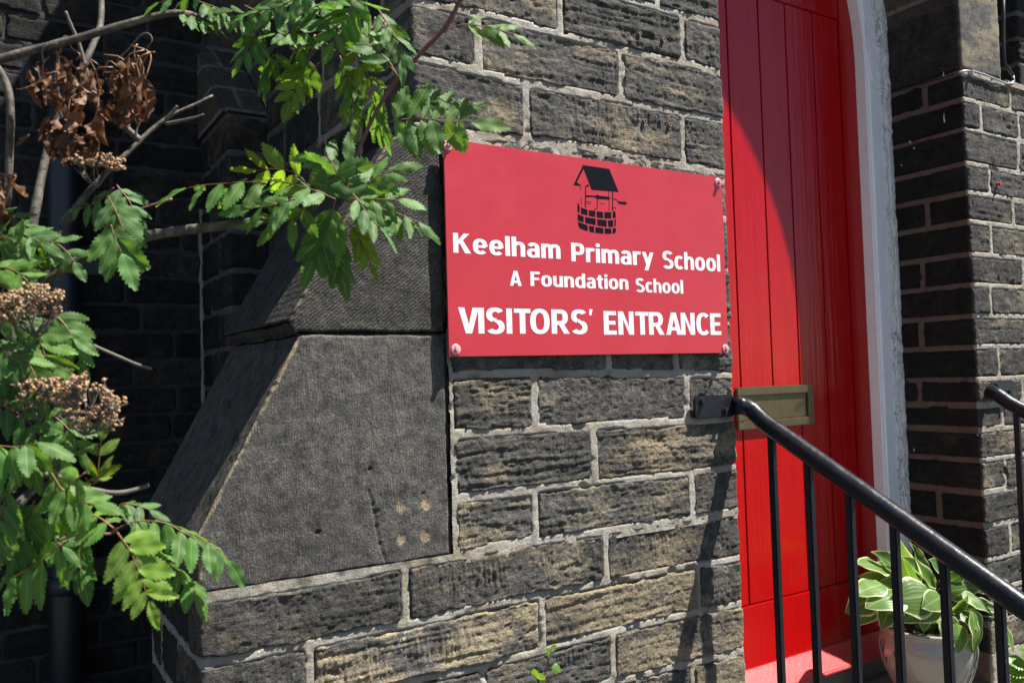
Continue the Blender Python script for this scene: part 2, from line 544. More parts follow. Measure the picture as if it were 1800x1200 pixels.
# ------------------------------------------------------------------ stone walls
class Path:
    """a wall line in plan; outward normal is to the right of the direction of travel"""
    def __init__(self, pts, r=0.008):
        self.p = np.array(pts, float)
        d = np.diff(self.p, axis=0)
        self.L = np.concatenate([[0], np.cumsum(np.hypot(d[:, 0], d[:, 1]))])
        self.r = r
    def _pt(self, s):
        s2 = np.clip(s, 0, self.L[-1])
        x = np.interp(s2, self.L, self.p[:, 0])
        y = np.interp(s2, self.L, self.p[:, 1])
        return x, y
    def ev(self, s):
        k = 7
        xs = ys = 0
        for o in np.linspace(-self.r, self.r, k):
            a, b = self._pt(s + o)
            xs, ys = xs + a / k, ys + b / k
        x1, y1 = self._pt(s - self.r * 1.5)
        x2, y2 = self._pt(s + self.r * 1.5)
        dx, dy = x2 - x1, y2 - y1
        q = np.hypot(dx, dy) + 1e-9
        return xs, ys, dy / q, -dx / q

SEED = [100]
MORTARS, LAID = [], []

def stone(path, s0, s1, zb, zt, parent, res=0.003, proud=None, bed=None, wear=0.0, tone=1.0, rough=1.0,
          mat='stone', name='stone', depth=0.014, margin=None, lichen=0.0, gap=0.0070, chis=None, soot_shade=None):
    """one squared rubble stone: a rough, edge-worn face that dives under the mortar all round"""
    SEED[0] += 1
    sd = SEED[0]
    rg = random.Random(sd * 31)
    zbf = zb if callable(zb) else (lambda s: np.full_like(s, zb))
    ztf = zt if callable(zt) else (lambda s: np.full_like(s, zt))
    hgt = float(np.mean(ztf(np.array([(s0 + s1) / 2]))) - np.mean(zbf(np.array([(s0 + s1) / 2]))))
    LAID.append((path, s0, s1, zbf, ztf))
    nu, nv = max(6, int((s1 - s0) / res)), max(5, int(hgt / res))
    s = np.linspace(s0, s1, nu)[:, None] * np.ones((1, nv))
    v = np.linspace(0, 1, nv)[None, :] * np.ones((nu, 1))
    b0, b1 = zbf(s[:, 0])[:, None], ztf(s[:, 0])[:, None]
    z = b0 + (b1 - b0) * v
    if proud is None:
        proud = rg.uniform(0.003, 0.007)
    if bed is None:
        bed = rg.choice([0.2, 0.4, 0.7, 1.0, 1.3])
    if chis is None:
        chis = rg.choice([0, 0.5, 1.0, 1.3])
    n1 = fbm(s * 45, z * 45, sd + 5, 3)
    wob = 0.0060
    dl = s - s0 - gap - wob * fbm(z * 40, z * 0 + 3.1, sd + 1, 3)
    dr = s1 - s - gap - wob * fbm(z * 40, z * 0 + 7.7, sd + 2, 3)
    db = (z - b0) - gap - wob * 1.3 * fbm(s * 32, s * 0 + 1.3, sd + 3, 3)
    dt = (b1 - z) - gap - wob * 1.3 * fbm(s * 32, s * 0 + 9.3, sd + 4, 3)
    rc = 0.009
    hx, hz = np.minimum(dl, dr), np.minimum(db, dt)
    qx, qz = np.maximum(rc - hx, 0), np.maximum(rc - hz, 0)
    sdf = np.where((hx < rc) & (hz < rc), rc - np.hypot(qx, qz), np.minimum(hx, hz))
    sdf = sdf + 0.0012 * n1
    prof = sstep(-0.0025, 0.0055, sdf)
    big = fbm(s * 11, z * 17, sd + 10, 3) * 0.0045
    warp = z * 110 + 1.6 * fbm(s * 9, z * 14, sd + 12, 3) + s * rg.uniform(-7, 7)
    layers = (np.abs(vnoise(s * 3.5, warp * 0.45, sd + 20) * 2 - 1) ** 0.7 - 0.5) * 0.0036 * bed
    med = fbm(s * 95, z * 120, sd + 30, 4, 0.7) * 0.0036
    w3 = z * 330 + 2.0 * fbm(s * 14, z * 20, sd + 13, 3) + s * rg.uniform(-12, 12)
    med = med + (vnoise(s * 6, w3 * 0.45, sd + 25) - 0.5) * 0.0028 * bed
    pk = fbm(s * 30, z * 55, sd + 35, 3)
    pits = -0.005 * sstep(0.28, 0.6, pk) * sstep(-0.2, 0.5, fbm(s * 7, z * 10, sd + 36, 2))
    cm = sstep(0.05, 0.4, fbm(s * 10, z * 14, sd + 40, 2)) * chis
    chisel = (np.abs(vnoise(s * 230 + z * 20, z * 13, sd + 50) * 2 - 1) - 0.5) * 0.0030 * cm
    h = 0.78 * rough * (big + layers + med + pits + chisel * 1.5)
    if margin is not None:      # dressed drafted strip beside an arris
        m0, m1 = margin
        mk = sstep(0, 0.006, s - m0) * sstep(0, 0.006, m1 - s)
        h = h * (1 - mk * 0.85) - 0.0015 * mk
    h = np.clip(h, -0.011, 0.02)
    off = prof * (proud + h) - (1 - prof) * depth
    x, y, nx, ny = path.ev(s)
    P = np.stack([x + nx * off, y + ny * off, z], -1)
    wv = 0.37 + wear + 0.55 * fbm(s * 8, z * 13, sd + 60, 4) + 0.25 * fbm(s * 22, z * 60, sd + 61, 3) \
        - 0.08 + 18.0 * np.clip(h, -0.006, 0.006) * 0.6 - 0.45 * sstep(0.0, 0.05, b1 - z + 0.0 * s) * 0 
    edge = sstep(0.012, 0.002, sdf)
    wv = wv + 0.28 * edge * sstep(-0.1, 0.4, fbm(s * 14, z * 14, sd + 66, 2))
    ln = fbm(s * 18, z * 22, sd + 70, 3) * 0.8 + lichen - 0.35
    tn = np.full_like(s, tone * rg.uniform(0.85, 1.12)) * (1 + 0.25 * fbm(s * 10, z * 10, sd + 80, 2))
    if soot_shade is not None:          # soot and painted-in shade darken the reveal side of a quoin
        k_ = sstep(soot_shade[0] + 0.004, soot_shade[0] - 0.012, s)
        tn = tn * (1 - k_ * soot_shade[1])
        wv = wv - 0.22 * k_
    A = np.stack([wv, tn, ln, np.ones_like(s)], -1)
    return grid_obj(name, P, M[mat], parent, A)

def mortar(path, s0, s1, z0, z1, parent, res=0.006, base=0.0035, mat='mortar', name='mortar', seed=0):
    nu, nv = max(3, int((s1 - s0) / res)), max(3, int((z1 - z0) / res))
    s = np.linspace(s0, s1, nu)[:, None] * np.ones((1, nv))
    z = np.linspace(z0, z1, nv)[None, :] * np.ones((nu, 1))
    off = base + 0.0034 * fbm(s * 22, z * 22, 900 + seed, 3) + 0.0024 * fbm(s * 95, z * 95, 901 + seed, 3, 0.65) - 0.008 * sstep(0.42, 0.62, fbm(s * 16, z * 30, 902 + seed, 3))
    x, y, nx, ny = path.ev(s)
    P = np.stack([x + nx * off, y + ny * off, z], -1)
    o = grid_obj(name, P, M[mat], parent)
    MORTARS.append((o, path, s, z, off))
    return o

def bed_mortar():
    """hollow the mortar out behind every laid stone, leaving it flush in the joints"""
    for (o, path, s, z, off) in MORTARS:
        off = off.copy()
        for (pp, s0, s1, zbf, ztf) in LAID:
            if pp is not path:
                continue
            m = 0.0125 + 0.005 * float(_hash(np.array([s0 * 999]), np.array([s1 * 999]), 3)[0] - 0.4)
            i0, i1 = np.searchsorted(s[:, 0], s0 + m), np.searchsorted(s[:, 0], s1 - m)
            if i1 <= i0:
                continue
            ss, zz_ = s[i0:i1], z[i0:i1]
            ins = (zz_ > zbf(ss[:, 0])[:, None] + m) & (zz_ < ztf(ss[:, 0])[:, None] - m)
            off[i0:i1][ins] = -0.013
        x, y, nx, ny = path.ev(s)
        P = np.stack([x + nx * off, y + ny * off, z], -1)
        o.data.vertices.foreach_set('co', P.reshape(-1).astype(np.float32))
        o.data.update()

XL, XR0, XB, XJ = 0.83, 1.815, 0.355, 0.897      # pier left face, pier right arris, buttress foot, joint beside the buttress
BT = 0.55                                        # buttress thickness
ZU, ZL = 2.15, 1.199                             # buttress block top and bottom
porch = empty('stone_porch', (0, 0, 0), 'sooty sandstone porch with buttress and pointed doorway around the red door', 'porch')

LINES = {
 0: [(0.83, 2.60), (1.675, 2.598), (1.82, 2.602)],
 1: [(0.858, 2.458), (1.047, 2.466), (1.243, 2.458), (1.661, 2.463), (1.808, 2.456)],
 2: [(0.84, 2.327), (1.032, 2.32), (1.084, 2.316), (1.441, 2.321), (1.654, 2.314), (1.805, 2.317)],
 3: [(0.83, 2.172), (1.016, 2.17), (1.124, 2.174), (1.262, 2.18), (1.653, 2.169), (1.809, 2.165)],
 4: [(0.9, 2.03), (1.81, 2.028)], 5: [(0.9, 1.886), (1.81, 1.884)], 6: [(0.9, 1.742), (1.81, 1.738)],
 8: [(0.917, 1.604), (1.125, 1.606), (1.624, 1.592), (1.811, 1.581)],
 9: [(0.914, 1.472), (1.305, 1.465), (1.596, 1.461), (1.816, 1.461)],
 10: [(0.909, 1.327), (1.089, 1.326), (1.318, 1.325), (1.61, 1.321), (1.808, 1.324)],
 11: [(0.358, 1.190), (0.635, 1.190), (0.905, 1.197), (1.114, 1.204), (1.34, 1.2), (1.604, 1.198), (1.812, 1.195)],
 12: [(0.365, 1.068), (0.551, 1.064), (0.633, 1.068), (0.789, 1.067), (1.129, 1.071), (1.353, 1.07), (1.598, 1.071), (1.812, 1.067)],
 13: [(0.36, 0.94), (0.795, 0.944), (0.946, 0.936), (1.125, 0.943), (1.351, 0.945), (1.591, 0.946), (1.809, 0.937)],
 14: [(0.36, 0.818), (1.315, 0.822), (1.585, 0.814), (1.808, 0.808)], 15: [(0.36, 0.69), (1.8, 0.688)], 16: [(0.36, 0.56), (1.8, 0.56)]}
def zline(k, s_off):
    a = np.array(LINES[k])
    return lambda s: np.interp(s - s_off, a[:, 0], a[:, 1])

def wx(px, py):
    return float(on_plane(px, py, 1, 0.0)[0])

# upper pier: side face, front face, doorway reveal
PA = Path([(XL, 1.15), (XL, 0.0), (XR0, 0.0), (XR0, 0.30)])
offA = 1.15 - XL
LINES[-1] = [(0.83, 2.745), (1.82, 2.748)]
LINES[-2] = [(0.83, 2.885), (1.82, 2.888)]
pier = mortar(PA, 0.5, PA.L[-1], ZU - 0.02, 3.05, porch, name='left_pier', seed=1)
mortar(PA, 0.0, 0.52, 1.0, 3.05, pier, res=0.012, mat='mortar_dark', seed=2)
SA = offA + XL        # s of the left arris
EA = PA.L[-1]
rowsA = [
 (-1, -2, [1.15, 1.42], None), (0, -1, [0.99, 1.30, 1.58], None),
 (1, 0, [wx(983, 30), wx(1198, 70)], (0.14, -0.05, 0.0)),
 (2, 1, [wx(839, 80), wx(1090, 150)], (-0.05, 0.10, 0.12)),
 (3, 2, [wx(923, 190), wx(1199, 250)], (0.02, 0.08, -0.06))]
for ri, (kb, kt, joints, wr) in enumerate(rowsA):
    js = [XL] + joints + [XR0]
    # the left quoin runs round on to the side face for a changing length
    for i in range(len(js) - 1):
        a, b = offA + js[i], offA + js[i + 1]
        if i == 0:
            a -= (0.16, 0.33)[ri % 2]
        if i == len(js) - 2:
            b = EA - (0.0, 0.12)[ri % 2]
        w = (wr[i] if wr else rnd.uniform(-0.15, 0.1))
        stone(PA, a, b, zline(kb, offA), zline(kt, offA), pier, wear=w - 0.05, res=0.004 if i == 0 else 0.0035)
# side face of the porch behind the quoins
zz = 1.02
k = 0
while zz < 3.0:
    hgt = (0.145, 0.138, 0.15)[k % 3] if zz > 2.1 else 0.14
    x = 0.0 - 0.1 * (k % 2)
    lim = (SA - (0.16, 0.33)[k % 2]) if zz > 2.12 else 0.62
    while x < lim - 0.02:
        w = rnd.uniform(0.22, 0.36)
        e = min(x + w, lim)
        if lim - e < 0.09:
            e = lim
        stone(PA, max(x, 0), e, zz, zz + hgt, pier, res=0.008, wear=rnd.uniform(-0.35, 0.0), tone=rnd.choice([0.25, 0.35, 0.5, 0.9]))  # low tones paint this side face's shade into the stones
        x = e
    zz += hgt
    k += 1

# middle of the pier (beside the buttress, behind the sign)
PB = Path([(XJ, 0.0), (XR0, 0.0), (XR0, 0.30)])
offB = -XJ
mid = mortar(PB, 0.0, PB.L[-1], ZL - 0.02, ZU + 0.03, porch, name='middle_pier', seed=3)
rowsB = [
 (4, 3, [1.22, 1.52], None), (5, 4, [1.1, 1.38, 1.66], None), (6, 5, [1.24, 1.55], None),
 (8, 6, [wx(1068, 640), 1.60], (0.05, 0.02, 0.0)),
 (9, 8, [wx(938, 700), wx(1207, 700)], (0.16, -0.06, 0.0)),
 (10, 9, [wx(1043, 800)], (-0.16, 0.22)),
 (11, 10, [wx(941, 910), wx(1214, 870)], (0.12, -0.05, -0.02))]
for ri, (kb, kt, joints, wr) in enumerate(rowsB):
    js = [XJ + 0.004] + joints + [XR0]
    for i in range(len(js) - 1):
        a, b = offB + js[i], offB + js[i + 1]
        if i == len(js) - 2:
            b = PB.L[-1] - (0.0, 0.12)[ri % 2]
        stone(PB, a, b, zline(kb, offB), zline(kt, offB), mid, wear=(wr[i] if wr else rnd.uniform(-0.1, 0.05)),
              res=0.003, bed=(1.3 if ri == 5 and i == 0 else None), chis=(0.2 if ri == 4 else None))

# foot of the pier, full width
PC = Path([(XB, BT), (XB, 0.0), (XR0, 0.0), (XR0, 0.30)])
offC = BT - XB
foot = mortar(PC, 0.0, PC.L[-1], 0.3, ZL + 0.004, porch, name='pier_foot', seed=4)
SC = BT
rowsC = [
 (12, 11, [wx(711, 1050), wx(1064, 980)], (-0.12, 0.06, 0.12), 0.10),
 (13, 12, [wx(543, 1170), wx(951, 1095), wx(1226, 1030)], (-0.12, 0.22, 0.34, -0.05), 0.22),
 (14, 13, [0.62, wx(849, 1190), wx(1076, 1150)], (0.0, -0.1, -0.16, 0.30), 0.11),
 (15, 14, [0.55, 0.85, 1.2, wx(1215, 1180)], (0.0, 0.1, 0.1, 0.1, 0.12), 0.2),
 (16, 15, [0.7, 1.05, 1.4], (0.0, 0.1, 0.0, 0.1), 0.11)]
for ri, (kb, kt, joints, wr, back) in enumerate(rowsC):
    js = [XB] + joints + [XR0]
    for i in range(len(js) - 1):
        a, b = offC + js[i], offC + js[i + 1]
        mg = None
        if i == 0:
            a -= back
            mg = (SC, SC + 0.028)
        if i == len(js) - 2:
            b = PC.L[-1] - (0.0, 0.12)[ri % 2]
        lich = 0.42 if (ri, i) == (1, 1) else 0.0
        stone(PC, a, b, zline(kb, offC), zline(kt, offC), foot, wear=wr[i], margin=mg, lichen=lich,
              bed=(1.35 if (ri, i) in ((1, 2), (1, 1)) else None), proud=(0.007 if i == 0 else None), tone=(1.35 if (ri, i) == (1, 1) else 1.0))
    # left cheek, its shade painted in by a low tone
    stone(PC, 0.0, (SC - back) * 0.45, zline(kb, offC), zline(kt, offC), foot, res=0.007, wear=-0.3, tone=0.3)
    stone(PC, (SC - back) * 0.45, SC - back, zline(kb, offC), zline(kt, offC), foot, res=0.007, wear=-0.3, tone=0.3)

# the two weathered blocks of the buttress
def but_block(name, zb, zt, xl_of_z, mat_front, features, tone, nose=0.0):
    res = 0.003
    nz_ = int((zt - zb) / res)
    zs = np.linspace(zb, zt, nz_)
    nf, ns = int(0.45 / res), int(BT / 0.006)
    u = np.concatenate([np.linspace(-1, 0, ns, endpoint=False), np.linspace(0, 1, nf)])
    U_, Z_ = np.meshgrid(u, zs, indexing='ij')
    xl = xl_of_z(Z_)
    x1 = XJ - 0.003
    X = np.where(U_ < 0, xl, xl + (x1 - xl) * np.clip(U_, 0, 1))
    Y = np.where(U_ < 0, -U_ * BT, 0.0)
    d = np.where(U_ < 0, Y, X - xl)            # distance from the arris
    # slope direction normal of the weathering
    dz = (zt - zb)
    dx = float(xl_of_z(np.array([zt]))[0] - xl_of_z(np.array([zb]))[0])
    nl = math.hypot(dx, dz)
    nsx, nsz = -dz / nl, dx / nl
    chip = 0.004 + 0.010 * sstep(0.0, 0.5, fbm(Z_ * 24, Z_ * 0 + 2.2, 40 + int(zb * 10), 3))
    rnd_ = -np.maximum(chip - d, 0) ** 2 / (2 * chip + 1e-6) * 1.2
    h = 0.0022 * fbm(X * 14 + Y * 14, Z_ * 14, 77, 5) + 0.0007 * fbm((X + Y) * 150, Z_ * 120, 78, 3)
    eb = np.minimum(Z_ - zb, zt - Z_) - 0.003 * fbm((X + Y) * 30, Z_ * 0 + 1, 79, 3)
    ej = np.where(U_ > 0, x1 - X, 1.0) - 0.0015 * fbm(Z_ * 30, Z_ * 0 + 5, 81, 2)
    e = np.minimum(eb, ej)
    h = h - 0.010 * sstep(0.005, -0.002, e)
    wear = 0.13 + 0.06 * sstep(1.7, 1.3, Z_) + 0.16 * fbm((X + Y) * 5, Z_ * 5, 82, 5) + 0.12 * fbm((X + Y) * 30, Z_ * 30, 87, 4) + 0.65 * sstep(0.010, 0.0, d - 0.006 * (fbm(Z_ * 30, Z_ * 0, 83, 3) + 0.2)) * (U_ >= -0.03) \
        + 0.4 * sstep(0.008, 0.0, e) * sstep(-0.1, 0.3, fbm((X + Y) * 12, Z_ * 9, 84, 2))
    lich = np.full_like(wear, -0.5)
    for ft in features:
        if ft[0] == 'crack':
            pl = ft[1]
            for (ax, az), (bx, bz) in zip(pl[:-1], pl[1:]):
                tt = np.clip(((X - ax) * (bx - ax) + (Z_ - az) * (bz - az)) / ((bx - ax) ** 2 + (bz - az) ** 2), 0, 1)
                dd = np.hypot(X - ax - tt * (bx - ax), Z_ - az - tt * (bz - az)) + 10 * (U_ < 0)
                h = h - 0.0035 * sstep(0.0036, 0.0008, dd)
        elif ft[0] == 'hole':
            dd = np.hypot(X - ft[1], Z_ - ft[2]) + 10 * (U_ < 0)
            h = h - 0.006 * sstep(ft[3], ft[3] * 0.5, dd)
        elif ft[0] == 'spot':
            dd = np.hypot((X - ft[1]) * 1.15, Z_ - ft[2]) * (1 + 0.5 * fbm(X * 60, Z_ * 60, 85, 2)) + 10 * (U_ < 0)
            wear = wear + 0.85 * sstep(0.019, 0.004, dd)
            h = h - 0.002 * sstep(0.017, 0.006, dd)
    wear = wear + 0.10 * fbm((X + Y) * 60, Z_ * 7, 91, 3)
    off = h + rnd_
    Xo = X + np.where(U_ < 0, nsx * off, 0)
    Zo = Z_ + np.where(U_ < 0, nsz * off, 0)
    Yo = Y + np.where(U_ < 0, 0, -off)
    P = np.stack([Xo, Yo, Zo], -1)
    A = np.stack([wear, tone * (1 + 0.22 * fbm(X * 7, Z_ * 7, 86, 3)), lich, np.ones_like(wear)], -1)
    return grid_obj(name, P, M[mat_front], porch, A)

def fx(px, py):
    p = on_plane(px, py, 1, 0.0)
    return float(p[0]), float(p[2])

ZM = 1.699
crack = [fx(*q) for q in ((648, 862), (655, 885), (662, 925), (668, 955), (680, 992))]
crack2 = [fx(*q) for q in ((674, 690), (671, 760), (678, 830))]
feats = [('crack', crack), ('hole', *fx(650, 824), 0.005), ('hole', *fx(744, 867), 0.004), ('hole', *fx(559, 935), 0.006), ('hole', *fx(661, 899), 0.006)] \
    + [('spot', *fx(*q)) for q in ((704, 891), (748, 887), (704, 947), (748, 943))]
b1 = but_block('coping_block', ZL, ZM, lambda z: np.interp(z, [ZL, 1.312, ZM], [0.350, 0.350, 0.557]), 'tooled_v', feats, 1.12)
b2 = but_block('coping_block', ZM + 0.003, ZU, lambda z: np.interp(z, [ZM, 1.728, 2.13, ZU], [0.552, 0.534, 0.765, 0.80]), 'tooled_d', [], 0.62)
MB().prism([(0.60, ZM - 0.02), (0.90, ZM - 0.02), (0.90, ZU - 0.02), (0.82, ZU - 0.02), (0.58, 1.745)], 1, 0.016, BT - 0.003).build('wall_core', M['mortar_dark'], porch)
MB().prism([(0.37, ZL), (0.90, ZL), (0.90, ZM - 0.02), (0.585, ZM - 0.02), (0.385, 1.33)], 1, 0.015, BT - 0.003).build('wall_core', M['mortar_dark'], porch)
# drip moulding under the upper block
MB().prism([(0.534, 1.726), (0.90, 1.726), (0.90, 1.701), (0.556, 1.701)], 1, 0.004, BT + 0.004).build('drip_moulding', M['tooled_v'], porch)

# wall cores (solid masonry behind the facing stones)
MB().box(XL + 0.014, XR0 - 0.014, 0.014, 1.6, 0.0, 4.2).build('wall_core', M['outer'], porch)
MB().box(XB + 0.014, XR0 - 0.2, 0.016, BT - 0.002, 0.0, ZL - 0.004).build('wall_core', M['outer'], porch)
MB().box(3.085 + 0.014, 3.72, 0.014, 1.6, 0.0, 2.66).build('wall_core', M['outer'], porch)
MB().box(3.085 + 0.014, 3.376, 0.016, 1.598, 2.66, 4.2).build('wall_core', M['outer'], porch)
MB().box(XR0 - 0.10, 3.2, 0.46, 1.6, 0.4, 4.2).build('wall_core', M['outer'], porch)
# pointed arch over the doorway
SPR, RA = 2.85, 3.085 - XR0
prof = []
for i in range(0, 13):
    a = R(60) * i / 12
    prof.append((XR0 + RA * math.cos(a), SPR + RA * math.sin(a)))
arch = [(x, z) for x, z in prof] + [(XR0 + 3.085 - x, z) for x, z in reversed(prof[:-1])]
mb = MB()
for (xa, za), (xb, zb_) in zip(arch[:-1], arch[1:]):
    if xb < xa:
        mb.prism([(xa, za), (xb, zb_), (xb, 4.2), (xa, 4.2)], 1, 0.002, 0.47)
mb.build('arch', M['outer'], porch)
mb = MB()
mb.prism([(0.80, 4.2), (4.10, 4.2), (2.45, 5.9)], 1, -0.12, 1.6)
mb.build('roof', M['slate'], porch)

# right pier
PR = Path([(3.085, 0.36), (3.085, 0.0), (3.74, 0.0), (3.74, 0.6)])
SR = 0.36
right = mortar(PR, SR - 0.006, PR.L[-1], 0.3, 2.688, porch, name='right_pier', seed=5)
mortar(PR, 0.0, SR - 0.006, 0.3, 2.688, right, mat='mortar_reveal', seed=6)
ry = [127, 175, 227, 287, 339, 390, 447, 500, 555, 610, 666, 712, 756, 810, 866, 925, 985]
rz = [float(on_plane(1685 + 0.05 * y, y, 1, 0.0)[2]) for y in ry] + [0.765, 0.65, 0.535]
rev = [1625, 0, 0, 0, 1629, 0, 1621, 0, 1620, 0, 1617, 0, 0, 0, 1652, 0, 1620, 0, 1620]
fro = [1772, 1722, 0, 1737, 1778, 1740, 1797, 1740, 0, 1754, 1796, 1761, 0, 1766, 0, 1774, 1800, 1762, 1800]
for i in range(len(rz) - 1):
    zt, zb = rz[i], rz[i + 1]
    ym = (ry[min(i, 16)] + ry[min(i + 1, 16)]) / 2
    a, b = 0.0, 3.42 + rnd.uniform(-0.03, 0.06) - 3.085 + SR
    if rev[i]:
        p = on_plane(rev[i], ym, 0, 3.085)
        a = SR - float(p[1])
        stone(PR, 0.0, a, zb, zt, right, res=0.006, wear=-0.28, tone=0.2, rough=0.6)  # reveal stones toned down for soot and painted-in shade
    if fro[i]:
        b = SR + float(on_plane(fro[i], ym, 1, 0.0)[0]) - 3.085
    stone(PR, a, b, zb, zt, right, res=0.0045, wear=rnd.choice([-0.15, -0.12, -0.05, 0.12]) if i != 12 else 0.2, tone=0.7, rough=0.85, margin=(0.0, SR), soot_shade=(SR, 0.7))
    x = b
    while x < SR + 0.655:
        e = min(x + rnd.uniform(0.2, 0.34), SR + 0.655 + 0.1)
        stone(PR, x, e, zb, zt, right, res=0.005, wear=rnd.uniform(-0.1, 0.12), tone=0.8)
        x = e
stone(PR, 0.0, SR + 0.277, 2.690, 3.02, right, res=0.005, wear=0.10, tone=1.0, rough=0.12, mat='tooled_s', name='springer_stone', proud=0.004, gap=0.002, soot_shade=(SR, 0.6))
PR2 = Path([(3.362, 0.02), (3.40, 0.02), (3.40, 1.0)])
stone(PR2, 0.0, 0.8, 2.690, 3.02, right, res=0.008, wear=-0.1, rough=0.2, mat='tooled_s', name='springer_stone', gap=0.001)
MB().box(3.38, 3.76, -0.012, 0.7, 2.665, 2.70).build('ledge_stone', M['mortar'], right, bevel=0.008)

# ------------------------------------------------------------------ building wall behind (left) and flank wall (right)
YW = 1.54
school = empty('school_wall', (0, 0, 0), 'dark shaded sandstone wall of the school behind the rowan and drainpipe', 'wall')
PW = Path([(-1.6, YW), (0.72, YW)])
wall = mortar(PW, 0.0, 2.32, 0.4, 3.3, school, res=0.015, name='mortar', mat='mortar_shade', seed=8, base=0.001)
MB().box(-6.0, 0.9, YW + 0.02, YW + 0.5, 0.0, 4.6).build('wall_core', M['outer'], school)
MB().box(-6.0, -1.6, YW - 0.001, YW + 0.03, 0.0, 4.6).build('outer_walling', M['outer'], school)
MB().box(-1.6, 0.83, YW - 0.001, YW + 0.03, 3.3, 4.6).build('outer_walling', M['outer'], school)
zz, k = 0.52, 0
while zz < 3.2:
    x = 0.85 if zz > 2.6 else 1.0
    x += rnd.uniform(-0.1, 0.1)
    while x < 2.31:
        e = min(x + rnd.uniform(0.18, 0.34), 2.31)
        if 2.31 - e < 0.08:
            e = 2.31
        stone(PW, x, e, zz, zz + 0.098, wall, res=0.008, wear=rnd.uniform(-0.35, 0.02), tone=rnd.uniform(0.18, 0.42), gap=0.004)  # recess shade painted into the back wall stones by tone
        x = e
    zz += 0.098
    k += 1
# pilaster in the corner
PP = Path([(0.697, YW), (0.697, 1.133), (0.84, 1.133)])
pil = mortar(PP, 0.0, PP.L[-1], 0.5, 2.50, school, res=0.012, name='pilaster', mat='mortar_dark', seed=9, base=0.0015)
zz, k = 0.54, 0
while zz < 2.44:
    cut = (0.14, 0.27)[k % 2]
    stone(PP, 0.0, cut, zz, zz + 0.1305, pil, res=0.008, wear=-0.3, tone=0.25)  # pilaster stones carry the corner's shade in their low tone
    stone(PP, cut, PP.L[-1] - 0.002, zz, zz + 0.1305, pil, res=0.008, wear=rnd.uniform(-0.15, 0.12), tone=0.35)
    zz += 0.1306
    k += 1
rgp = random.Random(5)
MB().tube([(0.694 + rgp.uniform(-0.002, 0.002), YW - 0.004, 0.7 + 0.05 * i) for i in range(32)], [0.010 + rgp.uniform(-0.002, 0.002) for _ in range(32)], 8).build('corner_pointing', M['mortar'], school, smooth=True)
MB().box(0.71, 0.85, 1.146, YW + 0.01, 0.4, 2.48).build('wall_core', M['outer'], school)
mb = MB().prism([(1.12, 2.50), (YW + 0.005, 2.50), (YW + 0.005, 2.86)], 0, 0.685, 0.845)
o = mb.build('weathering_stone', M['outer'], school, bevel=0.012)

flank = empty('flank_wall', (0, 0, 0), 'dark stone return wall beside the springer at the top right', 'wall')
PF = Path([(4.0, 0.75), (4.0, 0.24), (4.5, 0.24)])
fw = mortar(PF, 0.0, PF.L[-1], 2.0, 3.5, flank, res=0.015, mat='mortar_dark', seed=10)
zz, k = 2.02, 0
while zz < 3.4:
    stone(PF, 0.0, 0.28 + 0.05 * (k % 2), zz, zz + 0.115, fw, res=0.008, wear=-0.3, tone=0.3)  # flank wall's shade painted into low stone tones
    stone(PF, 0.28 + 0.05 * (k % 2), 0.60 + 0.1 * (k % 2), zz, zz + 0.115, fw, res=0.008, wear=-0.3, tone=0.25)
    stone(PF, 0.60 + 0.1 * (k % 2), PF.L[-1], zz, zz + 0.115, fw, res=0.01, wear=-0.3, tone=0.45)
    zz += 0.117
    k += 1
MB().box(4.015, 5.2, 0.255, 1.6, 0.0, 3.5).build('wall_core', M['outer'], flank)
MB().box(4.0, 5.5, 0.10, 1.7, 3.5, 3.6).build('eaves_slab', M['slate'], flank)

bed_mortar()

# ------------------------------------------------------------------ ground and steps
g = mesh_obj('ground', [(-40, -60, 0), (40, -60, 0), (40, 30, 0), (-40, 30, 0)], [(0, 1, 2, 3)], M['ground'])
g['kind'] = 'structure'
steps = MB().box(1.80, 3.10, -0.36, 0.46, 0.0, 0.44).build('steps', M['step'], None, bevel=0.012)
steps['kind'] = 'structure'
MB().box(1.802, 3.098, -0.68, -0.362, 0.0, 0.29).build('step', M['step'], steps, bevel=0.012)
MB().box(1.804, 3.096, -1.0, -0.682, 0.0, 0.145).build('step', M['step'], steps, bevel=0.012)

# ------------------------------------------------------------------ door
YD = 0.35
door = empty('panelled_door', (0, 0, 0), 'glossy red boarded door with brass letterbox in the arched doorway', 'door')
gro = [1.93, 2.08, 2.2305, 2.394, 2.5405, 2.697, 2.852]
for a, b in zip(gro[:-1], gro[1:]):
    o = MB().box(a + 0.0022, b - 0.0022, YD + rnd.uniform(-0.0005, 0.0005), YD + 0.03, 0.792, 2.958).build('board', M['door'], door, bevel=0.0022)
MB().box(1.90, 3.0, YD + 0.012, YD + 0.045, 0.56, 3.75).build('door_back', M['door'], door)
MB().box(2.8542, 2.962, YD - 0.004, YD + 0.03, 0.575, 3.6).build('stile', M['door'], door, bevel=0.003)
MB().box(1.93, 2.8518, YD - 0.003, YD + 0.03, 0.575, 0.789).build('bottom_rail', M['door'], door, bevel=0.003)
MB().box(1.93, 2.8518, YD - 0.003, YD + 0.03, 2.961, 3.6).build('top_rail', M['door'], door, bevel=0.003)
lb = empty('x', (0, 0, 0), '', '')
bpy.data.objects.remove(lb)
P0, P1 = on_plane(1291, 681, 1, YD), on_plane(1428, 742, 1, YD)
x0, x1, z0, z1 = float(P0[0]), float(P1[0]), 1.390, 1.537
yf = YD - 0.012
mb = MB()
bw = 0.030
mb.box(x0, x1, yf, YD - 0.001, z1 - bw, z1).box(x0, x1, yf, YD - 0.001, z0, z0 + bw)
